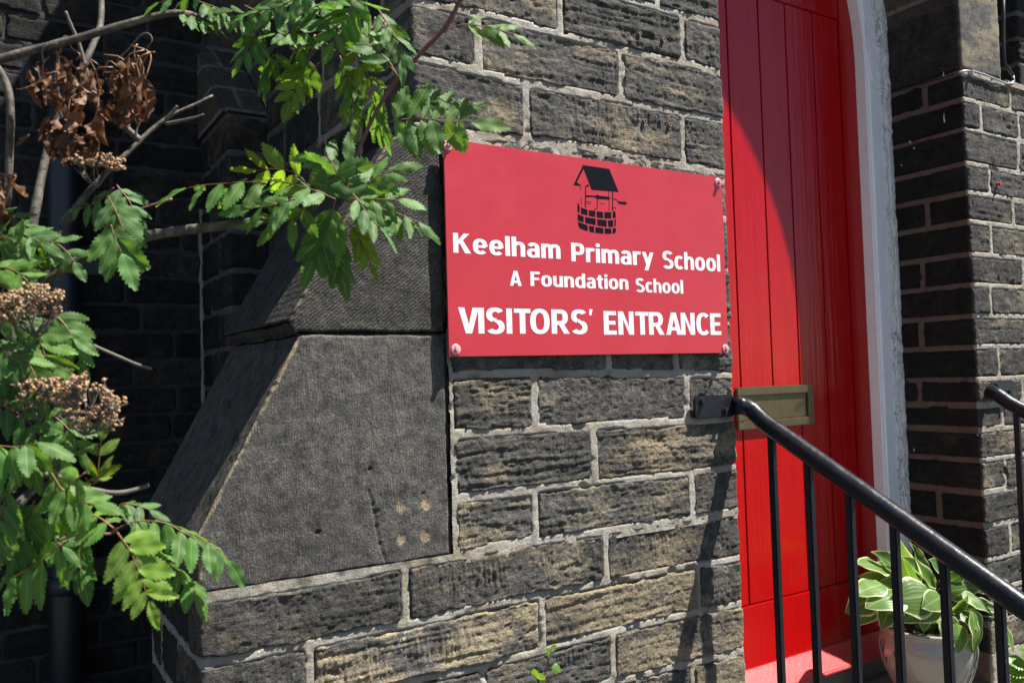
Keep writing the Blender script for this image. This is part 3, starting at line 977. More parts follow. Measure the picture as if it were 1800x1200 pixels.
mb.box(x0, x0 + bw * 1.15, yf, YD - 0.001, z0 + bw, z1 - bw).box(x1 - bw * 1.15, x1, yf, YD - 0.001, z0 + bw, z1 - bw)
lbx = mb.build('letterbox', M['brass'], door, bevel=0.003)
lbx['label'] = 'dull brass letterbox'
fl = MB().box(x0 + bw * 1.15 + 0.002, x1 - bw * 1.15 - 0.002, YD - 0.005, YD - 0.0015, z0 + bw + 0.002, z1 - bw - 0.002)
fl.build('flap', M['brass'], lbx, bevel=0.001)
MB().prism([(YD + 0.01, 0.578), (YD - 0.012, 0.578), (YD - 0.075, 0.520), (YD - 0.075, 0.508), (YD + 0.01, 0.508)], 0, 1.90, 2.99).build('weather_sill', M['sill'], door, bevel=0.003)['label'] = 'sunlit pinkish red sill board'
MB().box(1.83, 3.06, YD - 0.055, YD + 0.08, 0.441, 0.507).build('threshold_stone', M['step'], steps, bevel=0.005)

# white frame with arched head
frame = empty('door_frame', (0, 0, 0), 'white painted arched door frame with cracked peeling edge', 'door frame')
XI, XO, FY = 2.946, 3.045, 0.300
FC = (XR0 + 3.085) / 2
def arc_pts(xr, z_spr, n=12):
    half = xr - FC
    Rr = 2 * half
    pts = []
    for i in range(n + 1):
        a = R(60) * i / n
        pts.append((FC - half + Rr * math.cos(a), z_spr + Rr * math.sin(a)))
    return pts
inner = [(XI, 0.53), (XI, 1.5), (XI, 2.2)] + arc_pts(XI, 2.80)
outer = [(XO, 0.53), (XO, 1.5), (XO, 2.2)] + arc_pts(XO, 2.80)
def ring(inn, out, ya, yb, name, m, bevel):
    for sgn in (1, -1):
        vv, ff = [], []
        n = len(inn)
        for p, q in zip(inn, out):
            for (x, z), y in ((p, ya), (q, ya), (q, yb), (p, yb)):
                vv.append((x if sgn > 0 else 2 * FC - x, y, z))
        for i in range(n - 1):
            for k in range(4):
                k2 = (k + 1) % 4
                ff.append((i * 4 + k, i * 4 + k2, (i + 1) * 4 + k2, (i + 1) * 4 + k))
        ff.append((0, 1, 2, 3))
        ff.append(tuple((n - 1) * 4 + k for k in (3, 2, 1, 0)))
        mbb = MB()
        mbb.v, mbb.f = vv, ff
        mbb.build(name, m, frame, bevel=bevel)
ring(inner, outer, FY, YD + 0.06, 'jamb', M['white'], 0.004)
i2 = [(x + 0.014, z) for x, z in inner]
o2 = [(x + 0.030, z) for x, z in inner]
ring(i2, o2, FY - 0.006, FY + 0.01, 'bead', M['white'], 0.003)
# rough filler between frame and stone
nz_, nx_ = 520, 26
Z_, Uu = np.meshgrid(np.linspace(0.45, 3.2, nz_), np.linspace(0, 1, nx_), indexing='ij')
xe = 3.028 + 0.010 * fbm(Z_ * 9, Z_ * 0, 301, 4)
bend = 1.19 - np.sqrt(1.19 ** 2 - np.maximum(Z_ - 2.78, 0) ** 2)
xe = xe - bend
xr_ = 3.088 + 0.004 * fbm(Z_ * 20, Z_ * 0, 302, 3)
Xf = xe + (xr_ - xe) * Uu
hh = 0.010 * np.sin(np.clip(Uu, 0, 1) * math.pi) ** 0.6 + 0.010 * Uu + 0.006 * fbm(Xf * 40, Z_ * 18, 303, 4) + 0.003 * fbm(Xf * 120, Z_ * 90, 304, 3)
ck = 0.35 + 0.22 * fbm(Z_ * 7, Z_ * 0 + 4, 305, 4)
hh = hh - 0.014 * sstep(0.06, 0.015, np.abs(Uu - ck)) * sstep(-0.25, 0.05, fbm(Z_ * 3.5, Z_ * 0 + 8, 306, 2))
hh = np.where(Uu < 0.02, -0.006, hh)
grid_obj('filler', np.stack([Xf, FY - hh, Z_], -1), M['filler'], frame)
# fine raised paint run and loose wire on the jamb
pts = [on_plane(x, y, 1, FY - 0.008) for x, y in ((1522, 40), (1527, 90), (1531, 130), (1537, 152), (1548, 158), (1560, 163), (1566, 160))]
MB().tube(pts, 0.0025, 6).build('loose_string', M['white'], frame, smooth=True)

# ------------------------------------------------------------------ sign
YS = -0.022
sign = empty('school_sign', (0, 0, 0), 'red rectangular school sign with white lettering and black well emblem', 'sign')
sx0, sx1, sz0, sz1 = 0.891, 1.782, 1.6465, 2.1445
MB().box(sx0, sx1, YS, YS + 0.004, sz0, sz1).build('panel', M['sign'], sign, bevel=0.0012)
MB().box(sx0 + 0.02, sx1 - 0.02, YS + 0.0045, -0.008, sz0 + 0.04, sz0 + 0.075).box(sx0 + 0.02, sx1 - 0.02, YS + 0.0045, -0.008, sz1 - 0.075, sz1 - 0.04).build('batten', M['black'], sign)

W_ = 0.235      # stem weight relative to the cap height
XH = 0.775
def _ring(cx, cy, rx, ry, a0=0.0, a1=360.0, wx=W_, wy=0.165, p=2.35, n=40):
    """quads of a superellipse band"""
    def pt(a, r1, r2):
        c_, s_ = math.cos(a), math.sin(a)
        return (cx + r1 * math.copysign(abs(c_) ** (2 / p), c_), cy + r2 * math.copysign(abs(s_) ** (2 / p), s_))
    out = []
    for i in range(n):
        u, v = R(a0 + (a1 - a0) * i / n), R(a0 + (a1 - a0) * (i + 1) / n)
        out.append([pt(u, rx, ry), pt(v, rx, ry), pt(v, rx - wx, ry - wy), pt(u, rx - wx, ry - wy)])
    return out
def _bx(x0, y0, x1, y1):
    return [[(x0, y0), (x1, y0), (x1, y1), (x0, y1)]]
def _arch(x0, x1, top, foot=0.0):
    """an n-shape: half ring and right stem"""
    cx, rx = (x0 + x1) / 2, (x1 - x0) / 2
    return _ring(cx, top - 0.30, rx, 0.31, 0, 150, n=22) + _bx(x1 - W_, foot, x1, top - 0.30)
def glyph(ch):
    w = W_
    if ch == 'K': return _bx(0, 0, w, 1) + [[(w, 0.42), (w, 0.66), (0.50, 1), (0.77, 1)], [(0.27, 0.56), (0.42, 0.70), (0.83, 0), (0.54, 0)]], 0.83
    if ch == 'e': return _ring(0.35, XH / 2, 0.35, XH / 2 + 0.015, 0, 318) + _bx(0.12, 0.325, 0.60, 0.455), 0.70
    if ch == 'c': return _ring(0.34, XH / 2, 0.34, XH / 2 + 0.015, 44, 316), 0.60
    if ch == 'o': return _ring(0.36, XH / 2, 0.36, XH / 2 + 0.015), 0.72
    if ch == 'l': return _bx(0, 0, w, 1.03), w
    if ch == 'i': return _bx(0, 0, w, XH) + _ring(w / 2, 0.96, 0.125, 0.105, 0, 360, 0.124, 0.104, n=16), w
    if ch == 'h': return _bx(0, 0, w, 1.03) + _arch(0.03, 0.68, XH), 0.68
    if ch == 'n': return _bx(0, 0, w, XH) + _arch(0.03, 0.68, XH), 0.68
    if ch == 'm': return _bx(0, 0, w, XH) + _arch(0.03, 0.61, XH) + _arch(0.43, 1.02, XH), 1.02
    if ch == 'r': return _bx(0, 0, w, XH) + _ring(0.34, XH - 0.30, 0.31, 0.31, 62, 150, n=14) + [[(0.36, XH + 0.01), (0.48, XH + 0.01), (0.48, XH - 0.175), (0.36, XH - 0.155)]], 0.48
    if ch == 'u': return _bx(0.68 - w, 0, 0.68, XH) + [[(0.68 - x, XH - y) for x, y in q] for q in _arch(0.03, 0.68, XH)], 0.68
    if ch == 'd': return _bx(0.72 - w, 0, 0.72, 1.03) + _ring(0.36, XH / 2, 0.36, XH / 2 + 0.015, 20, 340), 0.72
    if ch == 'a': return _bx(0.66 - w, 0, 0.66, 0.50) + _ring(0.335, 0.47, 0.325, 0.32, 0, 152, n=22) + _ring(0.315, 0.225, 0.315, 0.245, 25, 335, w, 0.13), 0.66
    if ch == 't': return _bx(0.11, 0.20, 0.11 + w, 0.97) + _bx(0, XH - 0.155, 0.47, XH) + _ring(0.38, 0.22, 0.27, 0.235, 180, 282, n=14), 0.48
    if ch == 'y': return [[(0, XH), (0.235, XH), (0.47, 0.06), (0.27, 0.0)], [(0.72, XH), (0.49, XH), (0.13, -0.27), (0.36, -0.27)]], 0.72
    if ch == 'S': return _ring(0.36, 0.735, 0.36, 0.285, 28, 255, w, 0.165) + _ring(0.36, 0.265, 0.37, 0.285, -152, 75, w, 0.165) + [[(0.20, 0.605), (0.34, 0.44), (0.52, 0.41), (0.40, 0.60)]], 0.73
    if ch == 'P': return _bx(0, 0, w, 1) + _bx(w, 1 - 0.165, 0.40, 1) + _bx(w, 0.36, 0.40, 0.525) + _ring(0.40, 0.68, 0.33, 0.32, -90, 90, w, 0.165, n=22), 0.73
    if ch == 'R': return glyph('P')[0] + [[(0.30, 0.42), (0.52, 0.44), (0.80, 0), (0.54, 0)]], 0.80
    if ch == 'A': return [[(0, 0), (0.235, 0), (0.49, 1), (0.28, 1)], [(0.82, 0), (0.585, 0), (0.35, 1), (0.54, 1)]] + _bx(0.18, 0.19, 0.62, 0.345), 0.82
    if ch == 'V': return [[(0, 1), (0.24, 1), (0.49, 0), (0.28, 0)], [(0.80, 1), (0.56, 1), (0.32, 0), (0.52, 0)]], 0.80
    if ch == 'F': return _bx(0, 0, w, 1) + _bx(w, 0.83, 0.62, 1) + _bx(w, 0.42, 0.58, 0.585), 0.62
    if ch == 'E': return _bx(0, 0, w, 1) + _bx(w, 0.83, 0.60, 1) + _bx(w, 0.425, 0.56, 0.585) + _bx(w, 0, 0.61, 0.17), 0.61
    if ch == 'I': return _bx(0, 0, w, 1), w
    if ch == 'T': return _bx(0, 0.83, 0.70, 1) + _bx(0.35 - w / 2, 0, 0.35 + w / 2, 0.83), 0.70
    if ch == 'O': return _ring(0.42, 0.5, 0.42, 0.515), 0.84
    if ch == 'C': return _ring(0.40, 0.5, 0.40, 0.515, 44, 316), 0.70
    if ch == 'N': return _bx(0, 0, w, 1) + _bx(0.76 - w, 0, 0.76, 1) + [[(w, 1), (w, 0.66), (0.76 - w, 0), (0.76 - w, 0.34)]], 0.76
    if ch == "'": return [[(0.03, 1.04), (0.19, 1.04), (0.12, 0.78), (0.02, 0.78)]], 0.19
    return [], 0.3

def glyph_word(text, px0, px1, pyt0, pyb0, capx, gap=0.085):
    """a word of flat cut-vinyl letters on the sign, between two x positions"""
    a, b = on_plane(px0, pyt0, 1, YS), on_plane(capx, pyb0, 1, YS)
    xl_, xr_ = float(a[0]), float(on_plane(px1, pyb0, 1, YS)[0])
    z_top, z_bot = float(a[2]), float(b[2])
    total, lay = 0.0, []
    for ch in text:
        polys, adv = glyph(ch)
        g_ = gap * (0.35 if ch in "'AVTy" else 1.0)
        if lay and text[len(lay) - 1] in "AVT":
            total -= gap * 0.65
        lay.append((total, polys))
        total += adv + g_
    total -= g_
    sx, sz = (xr_ - xl_) / total, (z_top - z_bot)
    vv, ff = [], []
    for (x0, polys) in lay:
        for k_, q in enumerate(polys):
            b_ = len(vv)
            vv += [(xl_ + (x0 + x) * sx, YS - 0.0003 - 0.000004 * k_, z_bot + y * sz) for x, y in q]
            ff.append(tuple(range(b_, b_ + len(q))))
    o = mesh_obj('lettering', vv, ff, M['letter'], sign)
    o['label'] = 'white lettering reading ' + text
    return o
glyph_word('Keelham', 796, 985, 409, 444, 798)
glyph_word('Primary', 1003.5, 1149, 426.5, 459, 1004)
glyph_word('School', 1164, 1266, 441, 471.5, 1166)
glyph_word('A', 895.5, 917, 475.5, 502, 896)
glyph_word('Foundation', 932, 1104.5, 477, 502.5, 933)
glyph_word('School', 1117, 1201, 489, 513, 1118)
glyph_word("VISITORS'", 805, 1043, 540, 586, 822)
glyph_word('ENTRANCE', 1060.5, 1268, 546.5, 588, 1061)

def logo(polys, name):
    vv, ff = [], []
    for k, poly in enumerate(polys):
        b = len(vv)
        for (x, y) in poly:
            p = on_plane(960 + x / 7.5, 270 + y / 7.5, 1, YS)
            vv.append((p[0], YS - 0.0003 - 0.00001 * k, p[2]))
        ff.append(tuple(range(b, b + len(poly))))
    return mesh_obj(name, vv, ff, M['vinyl'], sign)
def stroke(pts, w):
    out1, out2 = [], []
    for i, p in enumerate(pts):
        a, b = pts[max(i - 1, 0)], pts[min(i + 1, len(pts) - 1)]
        d = Vector((b[0] - a[0], b[1] - a[1])).normalized()
        n = Vector((-d.y, d.x)) * w / 2
        out1.append((p[0] + n.x, p[1] + n.y))
        out2.append((p[0] - n.x, p[1] - n.y))
    return out1 + out2[::-1]
roof_l = [[(485, 152), (495, 200), (405, 380), (360, 415)], [(360, 415), (405, 380), (452, 412), (450, 428)], [(510, 432), (560, 402), (562, 440)],
          [(485, 152), (833, 204), (956, 507), (600, 478), (493, 200)]]
posts = [stroke([(452, 428), (456, 455), (459, 482)], 6), stroke([(460, 585), (463, 680)], 6), stroke([(517, 435), (519, 540), (514, 690)], 11),
         stroke([(514, 690), (522, 705), (537, 710)], 9), stroke([(822, 500), (822, 565)], 6), stroke([(828, 600), (831, 755)], 6), stroke([(874, 505), (876, 620), (872, 720), (882, 757)], 11),
         stroke([(882, 712), (905, 712), (919, 728)], 8)]
wind = [[(523, 548), (655, 556), (655, 572), (523, 566)], [(648, 556), (668, 543), (690, 545), (700, 556), (835, 572), (850, 572), (832, 608), (690, 598), (660, 580)],
        stroke([(520, 585), (545, 570), (600, 568), (655, 578), (668, 600)], 7), stroke([(676, 592), (672, 720), (660, 733), (632, 734)], 10), stroke([(520, 636), (600, 642)], 6), stroke([(520, 660), (588, 666)], 6),
        stroke([(700, 656), (778, 664)], 5), stroke([(878, 598), (910, 600), (935, 615), (950, 640)], 9), [(946, 630), (1060, 638), (1058, 674), (960, 662)]]
bricks = [[(412, 660), (440, 648), (425, 672), (442, 690), (442, 782), (414, 770)], [(458, 708), (546, 742), (546, 816), (458, 792)], [(563, 747), (647, 755), (647, 838), (563, 820)],
          [(664, 762), (748, 768), (752, 852), (668, 842)], [(768, 772), (856, 772), (858, 857), (766, 852)], [(878, 765), (912, 760), (920, 845), (876, 852)],
          [(414, 795), (494, 828), (494, 908), (418, 880)], [(512, 836), (654, 858), (652, 944), (516, 914)], [(674, 864), (795, 878), (800, 966), (676, 948)], [(812, 882), (884, 876), (884, 966), (822, 966)],
          [(902, 868), (921, 862), (917, 955), (900, 964)],
          [(420, 900), (548, 946), (548, 1021), (500, 1006), (440, 980), (425, 945)], [(562, 952), (632, 962), (632, 1042), (575, 1030)], [(650, 968), (752, 982), (756, 1054), (648, 1044)],
          [(770, 985), (858, 988), (860, 1056), (774, 1055)], [(878, 986), (921, 980), (918, 1030), (905, 1050), (876, 1054)]]
for nm, pl in (('emblem_roof', roof_l), ('emblem_posts', posts), ('emblem_winch', wind), ('emblem_well', bricks)):
    logo(pl, nm)['label'] = 'black ' + nm.replace('_', ' ') + ' drawing'
for (px, py) in ((787, 256), (1262, 321), (801, 614), (1275, 613)):
    p = on_plane(px, py, 1, YS)
    w = MB().lathe([(0.0, 0.003), (0.0105, 0.003), (0.0125, 0.001), (0.0125, 0.0)], (p[0], YS - 0.0002, p[2]), 20, axis=1).build('washer', M['bolt'], sign, smooth=False)
    mb = MB().lathe([(0.0, 0.011), (0.0052, 0.011), (0.0065, 0.009), (0.0065, 0.0025)], (p[0], YS, p[2]), 6, axis=1)
    mb.build('bolt', M['bolt'], sign)

# ------------------------------------------------------------------ handrails
def handrail(xr_, label, br_x0, br_x1, n_bal, bar_w=0.0095, sg=1):
    rail = empty('handrail', (0, 0, 0), label, 'handrail', 'railings beside the steps')
    z_0, m = 1.492, 0.543
    y_start = -0.026
    pts = [(xr_, -0.016, z_0 + 0.004), (xr_, -0.05, z_0 - 0.012)] if sg < 0 else [(xr_ - 0.050 * sg, -0.030, z_0 + 0.006), (xr_ - 0.026 * sg, -0.031, z_0 + 0.005), (xr_ - 0.010 * sg, -0.035, z_0 + 0.001), (xr_, -0.050, z_0 - 0.011)]
    y = -0.09
    pts += [(xr_, y, z_0 + m * (y + 0.012))]
    y_end = -1.12
    for k in range(1, 8):
        yy = y + (y_end - y) * k / 7
        pts.append((xr_, yy, z_0 + m * (yy + 0.012)))
    MB().tube(pts, 0.0252, 28).build('rail', M['black'], rail, smooth=True)
    pl = MB()
    poly = []
    for cx, cz, a0 in ((br_x1 - 0.014, 1.520 - 0.004, 0), (br_x0 + 0.014, 1.516, 90), (br_x0 + 0.014, 1.482, 180), (br_x1 - 0.014, 1.482, 270)):
        for q in range(5):
            a = R(a0 + 90 * q / 4)
            poly.append((cx + 0.014 * math.cos(a), cz + 0.014 * math.sin(a)))
    pl.prism(poly, 1, -0.020, -0.012)
    plate = pl.build('wall_plate', M['black'], rail, bevel=0.002)
    for bx, bz in ((br_x0 + 0.026, 1.513), (br_x1 - 0.042, 1.486)):
        MB().lathe([(0.0, 0.010), (0.006, 0.010), (0.0075, 0.008), (0.0075, 0.0)], (bx, -0.020, bz), 6, axis=1).lathe([(0.0, 0.002), (0.011, 0.002), (0.0115, 0.0)], (bx, -0.020, bz), 16, axis=1).build('bolt', M['black'], plate)
    for k in range(n_bal):
        y = -0.112 - 0.1195 * k
        zt = z_0 + m * (y + 0.012) - 0.018
        zb = 0.44 if y > -0.36 else (0.29 if y > -0.68 else 0.145)
        tw = bar_w
        MB().box(xr_ - tw, xr_ + tw, y - tw, y + tw, zb - 0.002, zt).build('baluster', M['black'], rail, bevel=0.0025)
    return rail
handrail(1.84, 'black tubular handrail with square bars bolted to the sign wall', 1.645, 1.80, 9)
rr = handrail(3.125, 'black tubular handrail at right edge bolted to the right pier', 3.145, 3.30, 9, sg=-1)

# ------------------------------------------------------------------ drainpipe
pipe = empty('drainpipe', (0, 0, 0), 'dark blue drainpipe running down the shaded wall behind the rowan', 'drainpipe')
pc = (0.236, YW - 0.085)
MB().tube([(pc[0], pc[1], z) for z in (0.0, 1.0, 2.0, 2.60)] + [(pc[0], pc[1] + dy, 2.60 + dz) for dy, dz in ((0.004, 0.03), (0.02, 0.055), (0.05, 0.07), (0.12, 0.075))], 0.053, 24).build('pipe', M['pipe'], pipe, smooth=True)
for zc in (0.96, 2.56):
    MB().lathe([(0.054, -0.03), (0.060, -0.028), (0.060, 0.028), (0.054, 0.03)], (pc[0], pc[1], zc), 24).build('collar', M['pipe'], pipe, smooth=True)
for zc in (0.99, 2.02):
    MB().box(pc[0] - 0.135, pc[0] + 0.135, YW - 0.03, YW - 0.012, zc - 0.03, zc + 0.03).build('wall_lug', M['pipe'], pipe, bevel=0.006)

# ------------------------------------------------------------------ cable and small fixings at right
cab = empty('wall_cable', (0, 0, 0), 'thin black and silver cable clipped along the base of the springer stone', 'cable')
pts = [on_plane(x, y, 0, 3.078) for x, y in ((1567, 163), (1600, 153), (1640, 141), (1676, 131))]
MB().tube(pts, 0.0028, 6).build('dark_run', M['cable'], cab, smooth=True)
pts = [on_plane(x, y, 1, -0.012) for x, y in ((1686, 127), (1700, 124.5), (1712, 125.5), (1730, 131), (1752, 140), (1768, 147), (1778, 147), (1783, 142), (1781, 134))]
MB().tube(pts, 0.0034, 8).build('silver_run', M['wire'], cab, smooth=True)
pts = [on_plane(x, y, 1, -0.010) for x, y in ((1781, 134), (1773, 122), (1766, 112), (1764, 80), (1764, 30), (1764, -30))]
MB().tube(pts, 0.006, 8).build('black_run', M['cable'], cab, smooth=True)
p = on_plane(1708, 126, 1, -0.014)
MB().box(p[0] - 0.004, p[0] + 0.004, -0.02, 0.0, p[2] - 0.014, p[2] + 0.008).build('clip', M['wire'], cab, bevel=0.001)
for (px, py, mm, r_) in ((1133, 213, 'plug', 0.006), (1177, 220, 'plug', 0.0055), (1124, 60, 'plug', 0.005), (1166, 70, 'plug', 0.006)):
    p = on_plane(px, py, 1, -0.008)
    MB().lathe([(r_ * 0.55, 0.0), (r_ * 0.55, 0.004), (r_, 0.004), (r_, -0.008)], (p[0], -0.008, p[2]), 12, axis=1).build('wall_plug', M[mm], pier)
for (px, py, ln_) in ((1658, 131, 0.022), (1659, 207, 0.036), (1599, 249, 0.012), (1606, 260, 0.008), (1606, 790, 0.010), (1718, 764, 0.006), (1584, 290, 0.006)):
    p = on_plane(px, py, 0, 3.078)
    MB().tube([(3.081, p[1], p[2] + ln_ / 2), (3.079, p[1], p[2]), (3.079, p[1] - 0.002, p[2] - ln_ / 2)], [0.0012, 0.0022, 0.0028], 6).build('paint_drip', M['fleck'], right, smooth=True)
p = on_plane(1754, 324, 1, -0.01)
MB().lathe([(0.0, 0.012), (0.006, 0.012), (0.007, 0.006), (0.004, -0.004)], (p[0], -0.010, p[2]), 10, axis=1).build('wall_plug', M['redplug'], right)

# ------------------------------------------------------------------ plants
def leaflet_mesh(name, m, seed, width=0.19, serr=0.10, fold=0.25, curl=0.25, n=18, wav=0.02, base=0.85, tip=1.25):
    """unit length along +y, mid-rib at x = 0, upper side +z"""
    rg = random.Random(seed)
    vv, uv, ff = [], [], []
    cols = (-1.0, -0.5, 0.0, 0.5, 1.0)
    ph = rg.uniform(0, 6)
    for i in range(n + 1):
        tt = i / n
        w = width * (math.sin(math.pi * min(1, tt ** base)) ** 0.75 if 0 < tt < 1 else 0.0)
        w *= (1.0 - 0.25 * tt ** 2 * (tip - 1))
        tooth = serr if (i % 2 and 2 < i < n) else 0.0
        for c_ in cols:
            x = c_ * w
            y = tt
            if abs(c_) == 1.0 and tooth:
                x *= 1 + tooth * 1.5
                y += tooth * 0.25
            z = abs(x) * fold - curl * tt * tt * 0.5 + wav * math.sin(tt * 14 + ph + c_ * 1.3) * abs(c_) - 0.5 * abs(x) * abs(x) / max(width, 0.01) * 0.6
            vv.append((x, y * (1 - 0.06 * curl), z))
            uv.append((c_, tt))
    for i in range(n):
        for k in range(4):
            a = i * 5 + k
            ff.append((a, a + 1, a + 6, a + 5))
    me = bpy.data.meshes.new(name)
    me.from_pydata(vv, [], ff)
    ul = me.uv_layers.new(name='UVMap')
    for lp in me.loops:
        ul.data[lp.index].uv = uv[lp.vertex_index]
    me.polygons.foreach_set('use_smooth', [True] * len(me.polygons))
    me.materials.append(m)
    ta = me.color_attributes.new('tint', 'FLOAT_COLOR', 'POINT')
    ta.data.foreach_set('color', [1.0] * (4 * len(me.vertices)))
    return me

LEAFLETS = [leaflet_mesh('leaflet', M['leaf'], i, width=0.165 + 0.014 * (i % 4), serr=0.20, fold=(0.1, 0.28, 0.45, 0.2, 0.6, 0.0)[i], curl=(0.15, 0.35, 0.1, 0.5, 0.25, 0.7)[i], wav=0.012 + 0.006 * (i % 3)) for i in range(6)]
DEADS = []
for i in range(5):
    DEADS.append(leaflet_mesh('dead_leaflet', M['dead'], 50 + i, width=0.16 + 0.03 * (i % 3), serr=0.12, fold=(1.6, 1.1, 2.0, -1.2, 0.8)[i], curl=(0.5, 1.2, 0.9, 0.7, 1.5)[i], wav=0.07))

def frame_from(dirv, nrm):
    y = Vector(dirv).normalized()
    z = Vector(nrm)
    z = (z - y * z.dot(y))
    if z.length < 1e-4:
        z = y.orthogonal()
    z.normalize()
    x = y.cross(z)
    return x, y, z

def place(me, name, parent, loc, dirv, nrm, length, wscale=1.0, color=(1, 1, 1)):
    x, y, z = frame_from(dirv, nrm)
    o = bpy.data.objects.new(name, me)
    o.matrix_world = Matrix(((x.x * length * wscale, y.x * length, z.x * length, loc[0]), (x.y * length * wscale, y.y * length, z.y * length, loc[1]),
                             (x.z * length * wscale, y.z * length, z.z * length, loc[2]), (0, 0, 0, 1)))
    o.color = (color[0], color[1], color[2], 1)
    return link(o, parent)

TOCAM = Vector(-C_F)
UPV = Vector((0, 0, 1))
CUV = Vector(C_U)
CRV = Vector(C_R)
def nvec(kind):
    if isinstance(kind, str):
        return {'c': TOCAM + UPV * 0.7 + CRV * 0.3, 'f': TOCAM + UPV * 0.1, 'u': UPV + TOCAM * 0.45, 'l': TOCAM * 0.8 - CRV * 0.6 + UPV * 0.4, 'r': TOCAM * 0.8 + CRV * 0.7 + UPV * 0.5,
                'd': TOCAM * 0.7 - UPV * 0.45 + CRV * 0.2}[kind]
    return Vector(kind)

def smooth_pts(P, n):
    P = np.asarray(P, float)
    if len(P) < 3:
        tt = np.linspace(0, 1, n)[:, None]
        return P[0] * (1 - tt) + P[-1] * tt
    seg = np.concatenate([[0], np.cumsum(np.linalg.norm(np.diff(P, axis=0), axis=1))])
    out = []
    Q = np.vstack([2 * P[0] - P[1], P, 2 * P[-1] - P[-2]])
    for q in np.linspace(0, seg[-1], n):
        i = min(np.searchsorted(seg, q, side='right') - 1, len(P) - 2)
        tt = (q - seg[i]) / (seg[i + 1] - seg[i] + 1e-9)
        p0, p1, p2, p3 = Q[i], Q[i + 1], Q[i + 2], Q[i + 3]
        out.append(0.5 * ((2 * p1) + (-p0 + p2) * tt + (2 * p0 - 5 * p1 + 4 * p2 - p3) * tt ** 2 + (-p0 + 3 * p1 - 3 * p2 + p3) * tt ** 3))
    return np.array(out)

rowan = empty('rowan_shrub', (0, 0, 0), 'rowan shrub with serrated green leaflets and dry brown clusters at the left', 'shrub')
N_LEAFLET = [0]
PENDING = []

def branch(px, d, r0, r1, m='bark', name='branch', parent=None, n=None, sides=8, knots=0.12):
    d0, d1 = d if hasattr(d, '__len__') else (d, d)
    k = len(px)
    P = [at_depth(x, y, d0 + (d1 - d0) * i / max(k - 1, 1)) for i, (x, y) in enumerate(px)]
    n = n or max(8, k * 5)
    Q = smooth_pts(P, n)
    sd = int(abs(px[0][0] * 7 + px[0][1] * 13))
    kn = 1 + knots * fbm(np.linspace(0, n * 0.5, n), np.zeros(n), sd, 2)
    rr_ = [(r0 + (r1 - r0) * i / (n - 1)) * kn[i] for i in range(n)]
    return MB().tube(Q, rr_, sides).build(name, M[m], parent or rowan, smooth=True)

def pinnate(px, d, pairs, lpx, N='c', droop=0.15, col=(1, 1, 1), ang=62, w=1.0, start=0.18, seed=None, sub=True, term=True, twist=0.42):
    """a rowan leaf: stalk along picture points at a stated distance, opposite leaflets and an end leaflet"""
    d0, d1 = d if hasattr(d, '__len__') else (d, d)
    rg = random.Random(seed if seed is not None else int(px[0][0] * 3 + px[0][1] * 7 + len(px)))
    k = len(px)
    P = [at_depth(x, y, d0 + (d1 - d0) * i / max(k - 1, 1)) for i, (x, y) in enumerate(px)]
    n = 24
    Q = smooth_pts(P, n)
    length = 1.04 * lpx * (d0 + d1) / 2 / FPX
    leaf = MB().tube(Q, [0.0011 - 0.0005 * i / (n - 1) for i in range(n)], 5).build('leaf', M['stalk'], rowan, smooth=True)
    NN = nvec(N)
    items = []
    for j in range(pairs):
        tt = start + (0.97 - start) * j / max(pairs - 0.35, 1)
        i = min(int(tt * (n - 1)), n - 2)
        p = Vector(Q[i])
        T = (Vector(Q[min(i + 2, n - 1)]) - Vector(Q[max(i - 1, 0)])).normalized()
        nn = (NN - T * NN.dot(T)).normalized()
        S = T.cross(nn)
        for sgn in (1, -1):
            a = R(ang + rg.uniform(-9, 9) - 12 * tt)
            dv = T * math.cos(a) + S * sgn * math.sin(a) - UPV * droop * rg.uniform(0.7, 1.3) + nn * rg.uniform(-0.12, 0.12)
            n2 = nn + S * sgn * rg.uniform(-0.1, 0.45) + Vector((rg.uniform(-1, 1), rg.uniform(-1, 1), rg.uniform(-1, 1))) * twist
            ln = length * (0.80 + 0.22 * math.sin(math.pi * (0.25 + 0.65 * j / max(pairs - 1, 1)))) * rg.uniform(0.9, 1.08)
            items.append((p, dv, n2, ln))
    if term:
        T = (Vector(Q[-1]) - Vector(Q[-4])).normalized()
        items.append((Vector(Q[-1]), T - UPV * droop * 0.5, NN + Vector((rg.uniform(-1, 1), rg.uniform(-1, 1), rg.uniform(-1, 1))) * twist, length * rg.uniform(0.85, 1.0)))
    grp = []
    for (p, dv, n2, ln) in items:
        vv_ = rg.uniform(0.72, 1.25)
        c_ = tuple(cc * vv_ * rg.uniform(0.93, 1.07) for cc in col)
        grp.append((rg.choice(LEAFLETS), p, dv, n2, ln, w * rg.uniform(0.88, 1.1), c_))
        N_LEAFLET[0] += 1
    seen = sum(1 for q in px if -20 < q[0] < 1820 and -20 < q[1] < 1220) / len(px)
    PENDING.append((lpx * seen * (2 if lpx > 60 else 1), leaf, grp))
    return leaf

